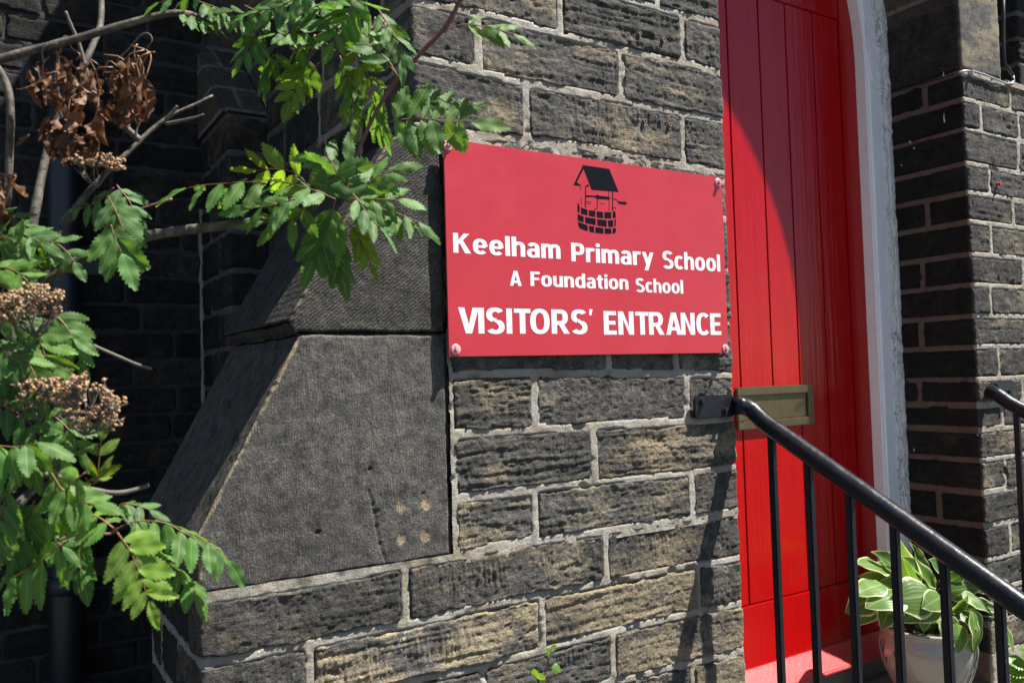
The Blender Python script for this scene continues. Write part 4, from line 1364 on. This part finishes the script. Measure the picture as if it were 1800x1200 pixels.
def finish_leaflets(limit=300):
    """the largest leaflets become pieces of their leaf, the rest one mass of foliage"""
    PENDING.sort(key=lambda q: -q[0])
    done, vv, ff, uvs, tn = 0, [], [], [], []
    for (_, leaf, grp) in PENDING:
        if done + len(grp) <= limit:
            for (me, p, dv, n2, ln, w, c_) in grp:
                place(me, 'leaflet', leaf, p, dv, n2, ln, w, c_)
            done += len(grp)
            continue
        for (me, p, dv, n2, ln, w, c_) in grp:
            x, y, z = frame_from(dv, n2)
            b = len(vv)
            for v in me.vertices:
                vv.append(p + x * (v.co.x * ln * w) + y * (v.co.y * ln) + z * (v.co.z * ln))
                tn += [c_[0], c_[1], c_[2], 1.0]
            for pl in me.polygons:
                ff.append(tuple(b + i for i in pl.vertices))
                uvs += [tuple(me.uv_layers[0].data[li].uv) for li in pl.loop_indices]
    o = mesh_obj('foliage', vv, ff, M['leaf'], rowan, smooth=True)
    ul = o.data.uv_layers.new(name='UVMap')
    ul.data.foreach_set('uv', [c for q in uvs for c in q])
    ta = o.data.color_attributes.new('tint', 'FLOAT_COLOR', 'POINT')
    ta.data.foreach_set('color', tn)
    o['kind'] = 'stuff'

YG = (1.9, 1.45, 0.7)      # yellow-green of light through backlit leaves, painted into the tint
DK = (0.75, 0.85, 0.85)  # darker tint, shade painted into leaves deeper in the mass
BL = (0.9, 1.0, 1.25)

# branches and stems
branch([(-60, 118), (0, 104), (60, 88), (150, 64), (230, 40), (300, 24), (340, 27), (376, 40), (400, 48)], (1.16, 1.28), 0.0075, 0.0042, name='branch')
branch([(-40, 560), (40, 515), (95, 480), (160, 447), (250, 417), (330, 404), (400, 396), (470, 385), (540, 372), (575, 330), (612, 290)], (1.15, 1.3), 0.0095, 0.0055)
branch([(612, 345), (616, 305), (640, 240), (672, 178), (700, 138), (745, 88), (785, 45), (815, -10), (850, -70)], (1.30, 1.30), 0.0030, 0.0042, m='stem')
branch([(700, 138), (682, 112), (662, 90), (650, 70)], (1.30, 1.28), 0.0016, 0.001, m='stalk', name='twig')
branch([(-30, 90), (8, 140), (18, 190), (17, 260), (14, 330), (6, 420)], 1.25, 0.006, 0.006)
branch([(178, -20), (177, 40), (165, 75), (140, 130), (95, 225), (75, 300), (60, 380), (35, 520), (-5, 700)], (1.55, 1.35), 0.005, 0.009)
branch([(115, 20), (126, 48), (138, 75), (150, 120), (160, 155), (170, 182), (192, 206), (218, 222), (246, 247)], (1.22, 1.28), 0.0022, 0.0055, m='drytwig', name='dead_branch')
branch([(70, 470), (110, 400), (150, 345), (190, 300), (225, 268), (262, 232), (300, 203), (340, 185), (374, 168)], (1.2, 1.34), 0.0062, 0.0020)
branch([(285, 216), (302, 199), (312, 186)], 1.3, 0.0034, 0.0022, m='drytwig', name='twig')
branch([(292, 218), (320, 212), (345, 206), (358, 201)], 1.29, 0.0032, 0.0015, m='drytwig', name='twig')
branch([(238, 242), (241, 225), (247, 210)], 1.27, 0.002, 0.0016, m='drytwig', name='twig')
branch([(60, 600), (110, 590), (150, 602), (200, 623), (240, 640), (267, 648)], (1.12, 1.18), 0.0032, 0.0020, m='drytwig', name='twig')
branch([(-40, 810), (30, 815), (75, 832), (120, 842), (145, 856), (200, 866), (235, 861), (262, 852)], (1.08, 1.16), 0.0052, 0.0030, m='drytwig')
branch([(230, 373), (265, 361), (303, 350)], (1.3, 1.33), 0.0016, 0.0022, m='stem', name='twig')
branch([(-60, 980), (20, 900), (60, 860), (110, 845)], (1.05, 1.1), 0.007, 0.005)
branch([(-40, 700), (20, 650), (50, 600), (62, 540), (75, 480)], (1.1, 1.15), 0.006, 0.004)
branch([(-20, 760), (60, 720), (120, 745), (150, 775)], (1.08, 1.12), 0.003, 0.002, m='drytwig', name='twig')
branch([(100, 950), (150, 935), (190, 938), (205, 932)], (1.05, 1.1), 0.002, 0.002, m='stem', name='twig')

# right-hand leaves
pinnate([(652, 229), (690, 213), (733, 209), (785, 213), (828, 216)], 1.30, 6, 74, (TOCAM + UPV * 0.35 + CRV * 0.4), 0.14, (1.15, 1.15, 1.1), ang=74, start=0.28, seed=3)
pinnate([(783, 52), (820, 43), (868, 51), (902, 60)], 1.32, 3, 47, 'c', 0.0, (1.35, 1.25, 0.85), ang=55, start=0.35, seed=8)
# top cluster
pinnate([(340, 0), (383, 15), (417, 31), (445, 46)], 1.25, 5, 42, 'u', 0.75, BL, ang=75, seed=11)
pinnate([(365, -20), (335, -8), (305, -4), (280, 5)], 1.22, 3, 42, 'u', 0.6, BL, ang=70, seed=12)
pinnate([(450, 58), (440, 80), (426, 97)], 1.27, 3, 46, 'c', 0.1, BL, ang=58, seed=13)
pinnate([(548, 92), (536, 120), (521, 150), (511, 176)], 1.33, 5, 44, 'd', 0.12, YG, ang=55, seed=14)
pinnate([(480, 95), (470, 120), (463, 140)], 1.32, 3, 48, 'l', 0.6, DK, ang=45, seed=15)
pinnate([(610, 70), (580, 40), (540, 18), (500, 6), (470, -6)], 1.25, 6, 48, 'c', 0.15, BL, seed=16)
pinnate([(590, 90), (560, 70), (520, 62), (485, 60)], 1.30, 5, 44, 'u', 0.3, (0.95, 1.0, 0.9), seed=17)
pinnate([(560, -25), (525, -5), (490, 12), (455, 20)], 1.22, 4, 46, 'c', 0.1, BL, seed=18)
pinnate([(700, 136), (685, 110), (664, 88), (640, 60), (615, 35)], 1.27, 5, 52, 'c', 0.05, (1.05, 1.05, 0.95), start=0.3, seed=19)
pinnate([(640, -15), (620, 15), (600, 45), (585, 75)], 1.24, 5, 48, 'c', 0.15, (1.15, 1.1, 0.8), seed=20)
pinnate([(660, 30), (640, 70), (628, 100), (648, 135), (657, 160)], 1.31, 5, 42, 'd', 0.15, YG, ang=60, seed=21)
pinnate([(597, 98), (606, 120), (612, 140), (618, 180), (622, 210)], 1.33, 5, 44, 'd', 0.3, (1.3, 1.2, 0.6), ang=45, seed=22)
pinnate([(600, 40), (570, 55), (540, 75), (520, 90)], 1.28, 4, 44, 'u', 0.2, (1, 1, 0.9), seed=23)
pinnate([(690, 150), (668, 160), (660, 190), (672, 230)], 1.33, 4, 52, 'l', 0.45, BL, ang=40, seed=24)
pinnate([(560, 110), (545, 130), (520, 120), (490, 118)], 1.33, 3, 40, 'd', 0.4, (1.2, 1.15, 0.6), seed=25)
pinnate([(520, 30), (560, 10), (600, 0), (640, 5)], 1.23, 5, 46, 'u', 0.1, BL, seed=26)
pinnate([(430, 10), (470, 30), (505, 45), (530, 60)], 1.26, 4, 44, 'c', 0.1, (0.9, 1, 1.0), seed=27)
# centre cluster
pinnate([(470, 322), (430, 320), (388, 323), (350, 326), (328, 331)], 1.20, 4, 66, (-0.2, -0.6, 0.9), 0.42, (1.0, 1.05, 0.95), ang=74, start=0.1, seed=31)
pinnate([(590, 350), (545, 332), (505, 322), (470, 317)], 1.22, 4, 62, (-0.1, -0.7, 0.8), 0.2, BL, ang=66, seed=32)
pinnate([(520, 350), (480, 360), (440, 366)], 1.18, 3, 62, 'c', 0.12, (1.05, 1.1, 1.0), ang=58, seed=33)
pinnate([(612, 345), (611, 312), (612, 288)], 1.25, 3, 62, 'c', 0.0, (0.95, 1.0, 1.05), ang=80, seed=34)
pinnate([(612, 345), (640, 325), (665, 310), (690, 300)], 1.26, 4, 58, 'c', 0.1, (0.95, 1.02, 1.0), ang=58, seed=35)
pinnate([(600, 350), (640, 362), (690, 372), (735, 390)], 1.27, 5, 58, (0.1, -0.7, 0.8), 0.32, (1.0, 1.08, 0.95), ang=64, seed=36)
pinnate([(590, 350), (580, 385), (565, 420), (550, 455)], 1.25, 5, 62, 'f', 0.45, DK, ang=48, seed=37)
pinnate([(600, 380), (590, 410), (592, 450), (600, 480)], 1.29, 4, 52, 'd', 0.25, (0.7, 0.85, 0.7), ang=40, seed=38)
pinnate([(610, 390), (628, 412), (642, 440), (650, 460)], 1.30, 3, 44, 'd', 0.2, YG, ang=38, seed=39)
pinnate([(540, 355), (520, 380), (490, 392), (465, 390)], 1.21, 3, 58, 'c', 0.2, (1, 1.05, 1.0), seed=40)
pinnate([(560, 330), (590, 310), (580, 280), (560, 275)], 1.24, 3, 60, 'c', 0.0, (0.9, 1.0, 1.05), seed=41)
pinnate([(560, 345), (520, 305), (480, 297), (450, 300)], 1.30, 4, 56, 'd', 0.1, YG, seed=42)
pinnate([(620, 350), (660, 350), (700, 352)], 1.24, 3, 56, 'c', 0.2, (1.0, 1.05, 1.0), seed=43)
pinnate([(620, 340), (650, 380), (668, 400)], 1.23, 3, 54, 'u', 0.3, BL, seed=44)
# left leaves
pinnate([(200, 330), (178, 350), (160, 360), (140, 368)], 1.22, 3, 48, 'c', 0.25, (0.85, 1, 0.95), seed=51)
pinnate([(190, 345), (205, 375), (215, 400), (222, 425)], 1.18, 4, 62, 'c', 0.3, (0.85, 1.0, 1.05), ang=52, seed=52)
pinnate([(205, 325), (225, 350), (238, 375)], 1.21, 3, 46, 'r', 0.2, BL, seed=53)
pinnate([(195, 395), (203, 420), (214, 445)], 1.16, 3, 70, 'c', 0.3, (0.9, 1.0, 1.05), ang=50, seed=54)
pinnate([(0, 520), (18, 485), (28, 455), (32, 430)], 1.12, 4, 52, 'c', 0.0, (1.25, 1.15, 0.8), seed=55)
pinnate([(-20, 430), (10, 415), (40, 412), (70, 425)], 1.13, 4, 54, 'c', 0.15, (0.9, 1.0, 1.0), seed=56)
pinnate([(60, 470), (80, 455), (98, 462)], 1.18, 3, 40, 'd', 0.1, YG, seed=57)
pinnate([(-10, 560), (30, 560), (60, 575)], 1.1, 3, 50, 'c', 0.3, (1, 1.05, 0.9), seed=58)
pinnate([(55, 570), (72, 605), (82, 635), (90, 660)], 1.08, 4, 58, 'c', 0.1, (1.2, 1.2, 0.85), seed=59)
pinnate([(85, 545), (112, 568), (130, 598), (140, 630)], 1.12, 5, 52, 'c', 0.3, (1.05, 1.1, 0.9), seed=60)
pinnate([(-20, 600), (10, 615), (20, 640)], 1.05, 3, 54, 'c', 0.3, DK, seed=61)
pinnate([(168, 850), (173, 820), (176, 790), (178, 775)], 1.10, 2, 46, 'c', 0.0, (2.0, 1.35, 0.6), ang=50, seed=62)
pinnate([(150, 840), (165, 850), (175, 835)], 1.1, 1, 40, 'c', 0.0, (2.1, 1.35, 0.6), seed=63)
pinnate([(-50, 775), (-10, 782), (30, 785), (65, 778)], 0.98, 4, 78, 'u', 0.9, (0.85, 1, 0.95), ang=75, seed=64)
pinnate([(120, 950), (85, 975), (48, 1000), (5, 1025)], 1.02, 4, 80, (-0.2, -0.8, 0.7), 0.75, (0.95, 1.08, 0.9), ang=70, seed=65)
pinnate([(206, 935), (230, 970), (247, 1012), (262, 1055)], 0.96, 6, 62, 'c', 0.10, (1.75, 1.5, 0.8), ang=66, start=0.15, seed=66, w=1.0, twist=0.14)
pinnate([(195, 935), (233, 917), (287, 918), (332, 940), (383, 964), (402, 985)], 1.08, 7, 62, (-0.1, -0.5, 1.0), 0.85, (0.85, 1.0, 0.85), ang=70, start=0.25, seed=67)
pinnate([(255, 960), (290, 985), (320, 1010), (345, 1040)], 1.1, 4, 56, (0.2, -0.6, 0.7), 0.7, (0.95, 1.05, 0.85), ang=60, seed=68)
pinnate([(200, 928), (172, 908), (140, 898), (115, 900)], 1.02, 4, 54, (-0.2, -0.6, 0.9), 0.5, (1.5, 1.3, 0.8), ang=70, seed=69)
pinnate([(150, 830), (125, 850), (105, 875), (95, 900)], 1.0, 3, 64, 'c', 0.1, (1.15, 1.15, 0.85), seed=70)
pinnate([(30, 850), (10, 880), (-5, 920), (-10, 960)], 1.0, 4, 66, 'c', 0.3, DK, seed=71)
pinnate([(60, 880), (50, 920), (35, 955), (25, 980)], 1.03, 4, 60, 'c', 0.3, DK, seed=73)
pinnate([(-30, 700), (10, 715), (45, 735), (70, 765)], 1.06, 4, 56, 'c', 0.25, (0.9, 1.0, 0.9), seed=75)
pinnate([(70, 720), (100, 735), (125, 760), (140, 790)], 1.09, 4, 50, 'c', 0.25, (1.05, 1.1, 0.8), seed=76)
pinnate([(20, 800), (60, 820), (95, 815), (125, 800)], 1.04, 4, 56, 'c', 0.15, (1.1, 1.1, 0.8), seed=77)
pinnate([(200, 900), (215, 885), (240, 888), (262, 895)], 1.1, 3, 46, 'u', 0.3, DK, seed=78)
pinnate([(0, 680), (20, 660), (25, 640)], 1.1, 2, 46, 'c', 0.1, (1, 1.1, 0.8), seed=79)
pinnate([(85, 790), (60, 800), (35, 830)], 1.06, 3, 52, 'c', 0.2, (1.2, 1.2, 0.7), seed=81)

pinnate([(310, 18), (340, 30), (372, 44)], 1.24, 3, 40, 'u', 0.5, BL, seed=91)
pinnate([(500, -10), (470, 15), (440, 25), (410, 20)], 1.24, 4, 44, 'c', 0.2, (1.0, 1.05, 0.95), seed=92)
pinnate([(660, 10), (680, 40), (700, 75), (705, 105)], 1.28, 4, 46, 'c', 0.2, (0.95, 1.05, 0.95), ang=50, seed=93)
pinnate([(10, 610), (40, 630), (60, 655), (70, 690)], 1.06, 4, 54, 'c', 0.25, (1.25, 1.2, 0.75), seed=95)
pinnate([(90, 830), (110, 860), (140, 880), (165, 885)], 1.0, 4, 54, 'c', 0.25, (1.15, 1.15, 0.85), seed=96)
pinnate([(60, 440), (90, 425), (115, 440), (130, 460)], 1.14, 3, 46, 'c', 0.2, (0.95, 1.05, 0.9), seed=99)
pinnate([(-20, 480), (5, 470), (30, 478), (50, 495)], 1.10, 3, 50, 'c', 0.2, (1.3, 1.2, 0.75), seed=100)

pinnate([(100, 880), (80, 910), (90, 940), (110, 960)], 1.08, 4, 54, 'c', 0.3, (0.6, 0.8, 0.7), seed=74)
pinnate([(-30, 640), (0, 650), (30, 668), (50, 700)], 1.08, 4, 50, 'c', 0.25, (0.75, 0.95, 0.8), seed=101)
pinnate([(-30, 900), (0, 905), (35, 915), (60, 940)], 1.04, 4, 58, 'c', 0.35, (0.8, 1.0, 0.85), seed=102)
pinnate([(130, 800), (100, 790), (70, 795), (45, 815)], 1.10, 4, 48, 'c', 0.2, (0.95, 1.05, 0.8), seed=103)
pinnate([(150, 930), (140, 960), (140, 990), (146, 1015)], 1.10, 4, 52, 'c', 0.4, (0.7, 0.9, 0.8), ang=45, seed=104)
pinnate([(-20, 385), (5, 380), (30, 388), (48, 405)], 1.16, 3, 44, 'c', 0.2, (0.8, 1.0, 0.95), seed=105)
finish_leaflets()

# withered flower heads: each head is one piece of many tiny fruits on forked stalks
def flower_head(cx, cy, wpx, hpx, d, n, stem_px, seed, arch=0.5):
    rg = random.Random(seed)
    mb = MB()
    c0 = Vector(at_depth(stem_px[0], stem_px[1], d))
    hubs = []
    for j in range(max(4, n // 22)):
        q = at_depth(cx + rg.uniform(-0.42, 0.42) * wpx, cy + rg.uniform(0.0, 0.4) * hpx, d + rg.uniform(-0.02, 0.02))
        hubs.append(Vector(q))
        mb.tube(smooth_pts([c0, (c0 + hubs[-1]) / 2 + Vector((rg.uniform(-.004, .004), 0, -0.003)), hubs[-1]], 5), 0.0010, 4)
    fb = MB()
    clumps = [(rg.uniform(-0.85, 0.85), rg.uniform(-0.85, 0.85)) for _ in range(max(7, n // 11))]
    for j in range(n):
        u_ = rg.uniform(-1, 1)
        v_ = rg.uniform(-1, 1)
        if u_ * u_ + v_ * v_ > 1:
            continue
        cl = clumps[j % len(clumps)]
        px_, py_ = cx + (cl[0] + u_ * 0.30) * wpx / 2, cy + (cl[1] + v_ * 0.30) * hpx / 2 - arch * hpx * 0.3 * (1 - cl[0] ** 2)
        p = Vector(at_depth(px_, py_, d + rg.uniform(-0.022, 0.022)))
        r_ = rg.uniform(0.0018, 0.0031)
        b = len(fb.v)
        ax = Vector((rg.uniform(-1, 1), rg.uniform(-1, 1), rg.uniform(0.2, 1))).normalized()
        x_, y_, z_ = frame_from(ax, (1, 0.2, 0.1))
        for (a_, rr_) in ((-1.0, 0.25), (-0.3, 0.95), (0.45, 0.85), (0.9, 0.45)):
            for q in range(5):
                an = 2 * math.pi * q / 5
                fb.v.append(tuple(p + y_ * a_ * r_ + (x_ * math.cos(an) + z_ * math.sin(an)) * rr_ * r_))
        for i in range(3):
            for q in range(5):
                q2 = (q + 1) % 5
                fb.f.append((b + i * 5 + q, b + i * 5 + q2, b + (i + 1) * 5 + q2, b + (i + 1) * 5 + q))
        # withered calyx tips
        for q in range(3):
            an = 2 * math.pi * q / 3 + rg.uniform(0, 1)
            s_ = (x_ * math.cos(an) + z_ * math.sin(an))
            t_ = y_.cross(s_)
            b = len(fb.v)
            base = p + y_ * r_ * 0.8
            fb.v += [tuple(base + t_ * 0.0008), tuple(base - t_ * 0.0008), tuple(base + y_ * 0.0028 + s_ * 0.0026)]
            fb.f.append((b, b + 1, b + 2))
        h = min(hubs, key=lambda q: (q - p).length)
        mb.tube([h, (h + p) / 2 + Vector((0, 0, -0.001)), p], 0.0005, 3, cap=False)
    o = fb.build('flower_head', M['berry'], rowan, smooth=True)
    mb.build('stalks', M['drytwig'], o)
    return o
flower_head(170, 287, 96, 34, 1.20, 190, (172, 330), 1)
flower_head(50, 540, 118, 62, 1.07, 330, (58, 590), 2)
flower_head(68, 690, 96, 46, 1.06, 200, (70, 740), 3)
flower_head(160, 715, 112, 88, 1.05, 380, (148, 765), 4)
flower_head(668, 62, 44, 40, 1.33, 110, (640, 80), 5)
flower_head(540, 80, 60, 36, 1.32, 60, (545, 100), 6)
flower_head(30, 728, 50, 40, 1.08, 70, (50, 760), 7)

# dead brown leaves hanging from the broken branch
rg = random.Random(21)
def dead_cluster(cx, cy, wpx, hpx, d, n, top_px):
    for j in range(n):
        u_, v_ = rg.gauss(0, 0.33), rg.uniform(-0.5, 0.5)
        x_ = cx + u_ * wpx * (0.75 + 0.4 * (0.5 - abs(v_)))
        y_ = cy + v_ * hpx
        p = at_depth(x_, y_, d + rg.uniform(-0.05, 0.05))
        dv = Vector((rg.uniform(-0.6, 0.6), rg.uniform(-0.6, 0.6), -1.0))
        c_ = rg.choice([(1, 1, 1), (0.7, 0.6, 0.6), (1.5, 1.6, 1.6), (0.55, 0.45, 0.4), (1.2, 1.1, 0.9)])
        place(rg.choice(DEADS), 'dead_leaf', rowan, p, dv, (rg.uniform(-1, 1), rg.uniform(-1, 1), rg.uniform(-0.3, 0.8)), rg.uniform(0.018, 0.040), rg.uniform(0.6, 1.2), c_)
    for j in range(6):
        a = at_depth(top_px[0] + rg.uniform(-30, 30), top_px[1] + rg.uniform(-14, 14), d)
        b = at_depth(cx + rg.uniform(-0.35, 0.35) * wpx, cy + rg.uniform(-0.2, 0.2) * hpx, d)
        mid_ = (a + b) / 2 + np.array([rg.uniform(-.02, .02), 0, 0.015])
        MB().tube(smooth_pts([a, mid_, b], 8), 0.0013, 5).build('dead_stalk', M['stalk'], rowan, smooth=True)
dead_cluster(118, 175, 120, 150, 1.20, 55, (115, 95))
dead_cluster(140, 230, 110, 90, 1.22, 30, (150, 160))
dead_cluster(205, 150, 100, 95, 1.25, 26, (190, 110))
dead_cluster(245, 150, 34, 110, 1.27, 16, (250, 85))
dead_cluster(8, 345, 24, 70, 1.18, 12, (8, 320))
branch([(190, 150), (205, 110), (225, 88), (248, 62), (262, 60), (267, 72), (254, 90)], 1.26, 0.0012, 0.001, m='drytwig', name='twig')
branch([(105, 95), (112, 65), (120, 70), (126, 84), (140, 96), (134, 106)], 1.2, 0.0014, 0.001, m='stalk', name='twig')
branch([(77, 112), (74, 92), (80, 82), (100, 76)], 1.18, 0.0012, 0.001, m='drytwig', name='twig')

# ------------------------------------------------------------------ pot and hosta
pot_c = (2.775, 0.05, 0.441)
pot = empty('plant_pot', pot_c, 'cream glazed ceramic pot with teal painted leaves on the doorstep', 'plant pot')
prof_pot = [(0.0, 0.0), (0.092, 0.0), (0.100, 0.006), (0.118, 0.05), (0.143, 0.11), (0.156, 0.165), (0.157, 0.195), (0.150, 0.225), (0.147, 0.238), (0.156, 0.247), (0.158, 0.253), (0.154, 0.258), (0.143, 0.256), (0.140, 0.240), (0.145, 0.20)]
pr = smooth_pts([(a, b, 0) for a, b in prof_pot], 60)
MB().lathe([(max(a, 0), b) for a, b, _ in pr], pot_c, 56).build('bowl', M['glaze'], pot, smooth=True)
MB().lathe([(0.0, 0.232), (0.07, 0.236), (0.141, 0.228)], pot_c, 24).build('soil', M['soil'], pot, smooth=True)
def pot_r(z):
    return float(np.interp(z, [p[1] for p in pr[4:44]], [p[0] for p in pr[4:44]])) + 0.0008
def painted(az, z, ln, wd, tilt):
    vv, ff = [], []
    n = 8
    for i in range(n + 1):
        tt = i / n
        w_ = wd * math.sin(math.pi * tt ** 0.8)
        for sg in (-1, 1):
            along, across = (tt - 0.5) * ln, sg * w_
            zz_ = z + along * math.cos(tilt) - across * math.sin(tilt)
            aa = az + (along * math.sin(tilt) + across * math.cos(tilt)) / 0.15
            r_ = pot_r(zz_)
            vv.append((pot_c[0] + r_ * math.cos(aa), pot_c[1] + r_ * math.sin(aa), pot_c[2] + zz_))
    for i in range(n):
        ff.append((2 * i, 2 * i + 1, 2 * i + 3, 2 * i + 2))
    mesh_obj('painted_leaf', vv, ff, M['teal'], pot, smooth=True)
a_cam = math.atan2(CAM[1] - pot_c[1], CAM[0] - pot_c[0])
for da, z, ln, wd, ti in ((1.12, 0.20, 0.05, 0.004, 0.5), (1.18, 0.17, 0.06, 0.005, 0.7), (1.1, 0.15, 0.05, 0.004, 0.9), (1.22, 0.13, 0.05, 0.006, 0.3), (1.02, 0.11, 0.05, 0.008, 0.1), (1.25, 0.19, 0.05, 0.005, 0.2),
                          (-0.66, 0.17, 0.055, 0.006, -0.5), (-0.60, 0.165, 0.045, 0.005, -0.75), (-1.05, 0.19, 0.05, 0.004, 0.2), (-1.12, 0.17, 0.06, 0.005, -0.2), (-1.0, 0.15, 0.05, 0.004, 0.4), (-1.15, 0.2, 0.04, 0.004, 0.5)):
    painted(a_cam + da, z, ln, wd, ti)

HOSTA = [leaflet_mesh('hosta_leaf', M['hosta'], 90 + i, width=(0.38, 0.42, 0.30, 0.38)[i], serr=0.0, fold=(0.25, 0.1, 0.6, 0.4)[i], curl=(0.5, 0.8, 0.3, 1.1)[i], wav=0.02, base=0.72, tip=1.5) for i in range(4)]
hosta = empty('hosta_plant', pot_c, 'hosta with cream edged green leaves growing in the glazed pot', 'plant')
crown = Vector((pot_c[0], pot_c[1], pot_c[2] + 0.235))
hl = [((1552, 1027), (1509, 1032), 1.0, 2.86, 'u', 0), ((1538, 1047), (1503, 1066), 1.0, 2.86, 'c', 1), ((1586, 1046), (1537, 1043), 1.05, 2.82, 'u', 1), ((1636, 1046), (1587, 1047), 1.2, 2.80, 'c', 1),
      ((1654, 1048), (1632, 1062), 1.1, 2.80, 'c', 0), ((1558, 1000), (1519, 980), 1.0, 2.95, 'u', 0), ((1606, 1030), (1577, 958), 0.75, 2.95, 'l', 2), ((1640, 1032), (1599, 980), 0.62, 2.92, 'r', 2),
      ((1600, 1025), (1560, 990), 0.8, 3.0, 'c', 0), ((1668, 1010), (1650, 985), 1.0, 3.0, 'c', 0), ((1690, 1042), (1742, 1066), 0.8, 2.85, 'u', 0), ((1704, 1072), (1742, 1134), 1.1, 2.80, 'r', 3),
      ((1752, 1084), (1790, 1134), 0.9, 2.84, 'r', 0), ((1738, 1014), (1784, 1029), 0.9, 2.95, 'u', 0), ((1668, 1080), (1684, 1134), 0.9, 2.80, 'c', 1), ((1684, 1096), (1696, 1138), 1.0, 2.79, 'c', 1),
      ((1562, 1066), (1556, 1098), 1.1, 2.84, 'c', 0), ((1620, 1066), (1634, 1098), 1.1, 2.82, 'c', 3), ((1674, 1078), (1700, 1054), 0.8, 2.86, 'c', 2), ((1604, 1044), (1572, 1020), 0.9, 2.93, 'c', 1),
      ((1655, 1030), (1690, 1010), 0.9, 2.93, 'c', 0), ((1690, 1060), (1735, 1048), 0.8, 2.9, 'u', 1), ((1640, 1070), (1660, 1090), 1.0, 2.85, 'c', 1), ((1600, 1060), (1580, 1085), 1.0, 2.84, 'd', 3),
      ((1700, 1030), (1740, 1005), 0.8, 2.98, 'c', 2), ((1625, 1050), (1645, 1020), 0.8, 2.95, 'c', 0), ((1715, 1052), (1760, 1064), 0.8, 2.9, 'u', 1),
      ((1570, 1040), (1530, 1012), 0.9, 2.95, 'c', 0), ((1590, 1010), (1548, 972), 0.8, 2.98, 'c', 2), ((1660, 1040), (1712, 1028), 0.9, 2.9, 'c', 1), ((1650, 1060), (1610, 1078), 1.0, 2.80, 'c', 3), ((1690, 1075), (1722, 1100), 0.9, 2.82, 'c', 0), ((1720, 1040), (1768, 1046), 0.8, 2.95, 'u', 2), ((1625, 1020), (1612, 962), 0.6, 3.0, 'c', 2), ((1545, 1050), (1516, 1090), 0.9, 2.9, 'c', 3)]
for k, (b_, t_, w_, d_, n_, v_) in enumerate(hl):
    p0, p1 = Vector(at_depth(b_[0], b_[1], d_)), Vector(at_depth(t_[0], t_[1], d_ - 0.05))
    ln = (p1 - p0).length * 1.14
    tint = random.Random(k).uniform(0.85, 1.2)
    lf = place(HOSTA[v_], 'leaf', hosta, p0, p1 - p0, nvec(n_), ln, w_, (tint, tint, tint * 0.95))
    base = crown + Vector((random.Random(k).uniform(-0.03, 0.03), random.Random(k + 50).uniform(-0.03, 0.03), -0.006))
    MB().tube(smooth_pts([base, base * 0.35 + p0 * 0.65 + Vector((0, 0, 0.02)), p0 + (p1 - p0) * 0.03], 8), [0.0032 - 0.0002 * i for i in range(8)], 6).build('leaf_stalk', M['ivy'], hosta, smooth=True)

# ------------------------------------------------------------------ small ivy shoot at the foot of the wall, weed beside the right pier
ivy = empty('ivy_shoot', (1.1, 0, 0.9), 'small green ivy shoot growing from the bottom of the stone wall', 'plant')
pts = [on_plane(x, y, 1, -0.03) for x, y in ((940, 1260), (950, 1215), (960, 1180), (966, 1150), (971, 1136))]
MB().tube(smooth_pts(pts, 12), [0.003 - 0.00015 * i for i in range(12)], 6).build('stem', M['stem'], ivy, smooth=True)
IVY = leaflet_mesh('ivy_leaf', M['ivy'], 120, width=0.42, serr=0.22, fold=0.2, curl=0.3, n=8, base=0.6)
for (b_, t_, n_, c_) in (((970, 1170), (987, 1178), 'c', (1, 1, 1)), ((952, 1195), (938, 1180), 'l', (1.1, 1, 0.8)), ((968, 1150), (962, 1142), 'c', (1.2, 1, 0.8)), ((971, 1140), (976, 1134), 'c', (1.3, 1.1, 0.7)), ((948, 1212), (925, 1214), 'c', (1, 1, 1))):
    p0, p1 = Vector(on_plane(b_[0], b_[1], 1, -0.035)), Vector(on_plane(t_[0], t_[1], 1, -0.045))
    place(IVY, 'leaf', ivy, p0, p1 - p0, nvec(n_), (p1 - p0).length * 1.1, 0.85, tuple(0.75 * q for q in c_))
weed = empty('small_weed', (3.1, -0.3, 0.45), 'tuft of green leaves at the lower right corner beside the pier', 'plant')
WL = leaflet_mesh('weed_leaf', M['ivy'], 130, width=0.36, serr=0.16, fold=0.3, curl=0.5)
for (b_, t_) in (((1802, 1175), (1768, 1172)), ((1805, 1165), (1775, 1158)), ((1810, 1180), (1782, 1192)), ((1815, 1160), (1800, 1140))):
    p0, p1 = Vector(at_depth(b_[0], b_[1], 2.95)), Vector(at_depth(t_[0], t_[1], 2.93))
    place(WL, 'leaf', weed, p0, p1 - p0, UPV + TOCAM * 0.6, (p1 - p0).length * 1.1, 1.0, (0.7, 0.85, 0.7))
pts = [at_depth(1808, 1170, 2.95), at_depth(1830, 1230, 2.98), at_depth(1835, 1300, 3.0)]
MB().tube(smooth_pts(pts, 8), 0.003, 6).build('stem', M['stem'], weed, smooth=True)

print('leaflets', N_LEAFLET[0], 'objects', len(bpy.data.objects), 'tris~', sum(len(m.polygons) for m in bpy.data.meshes) * 2)
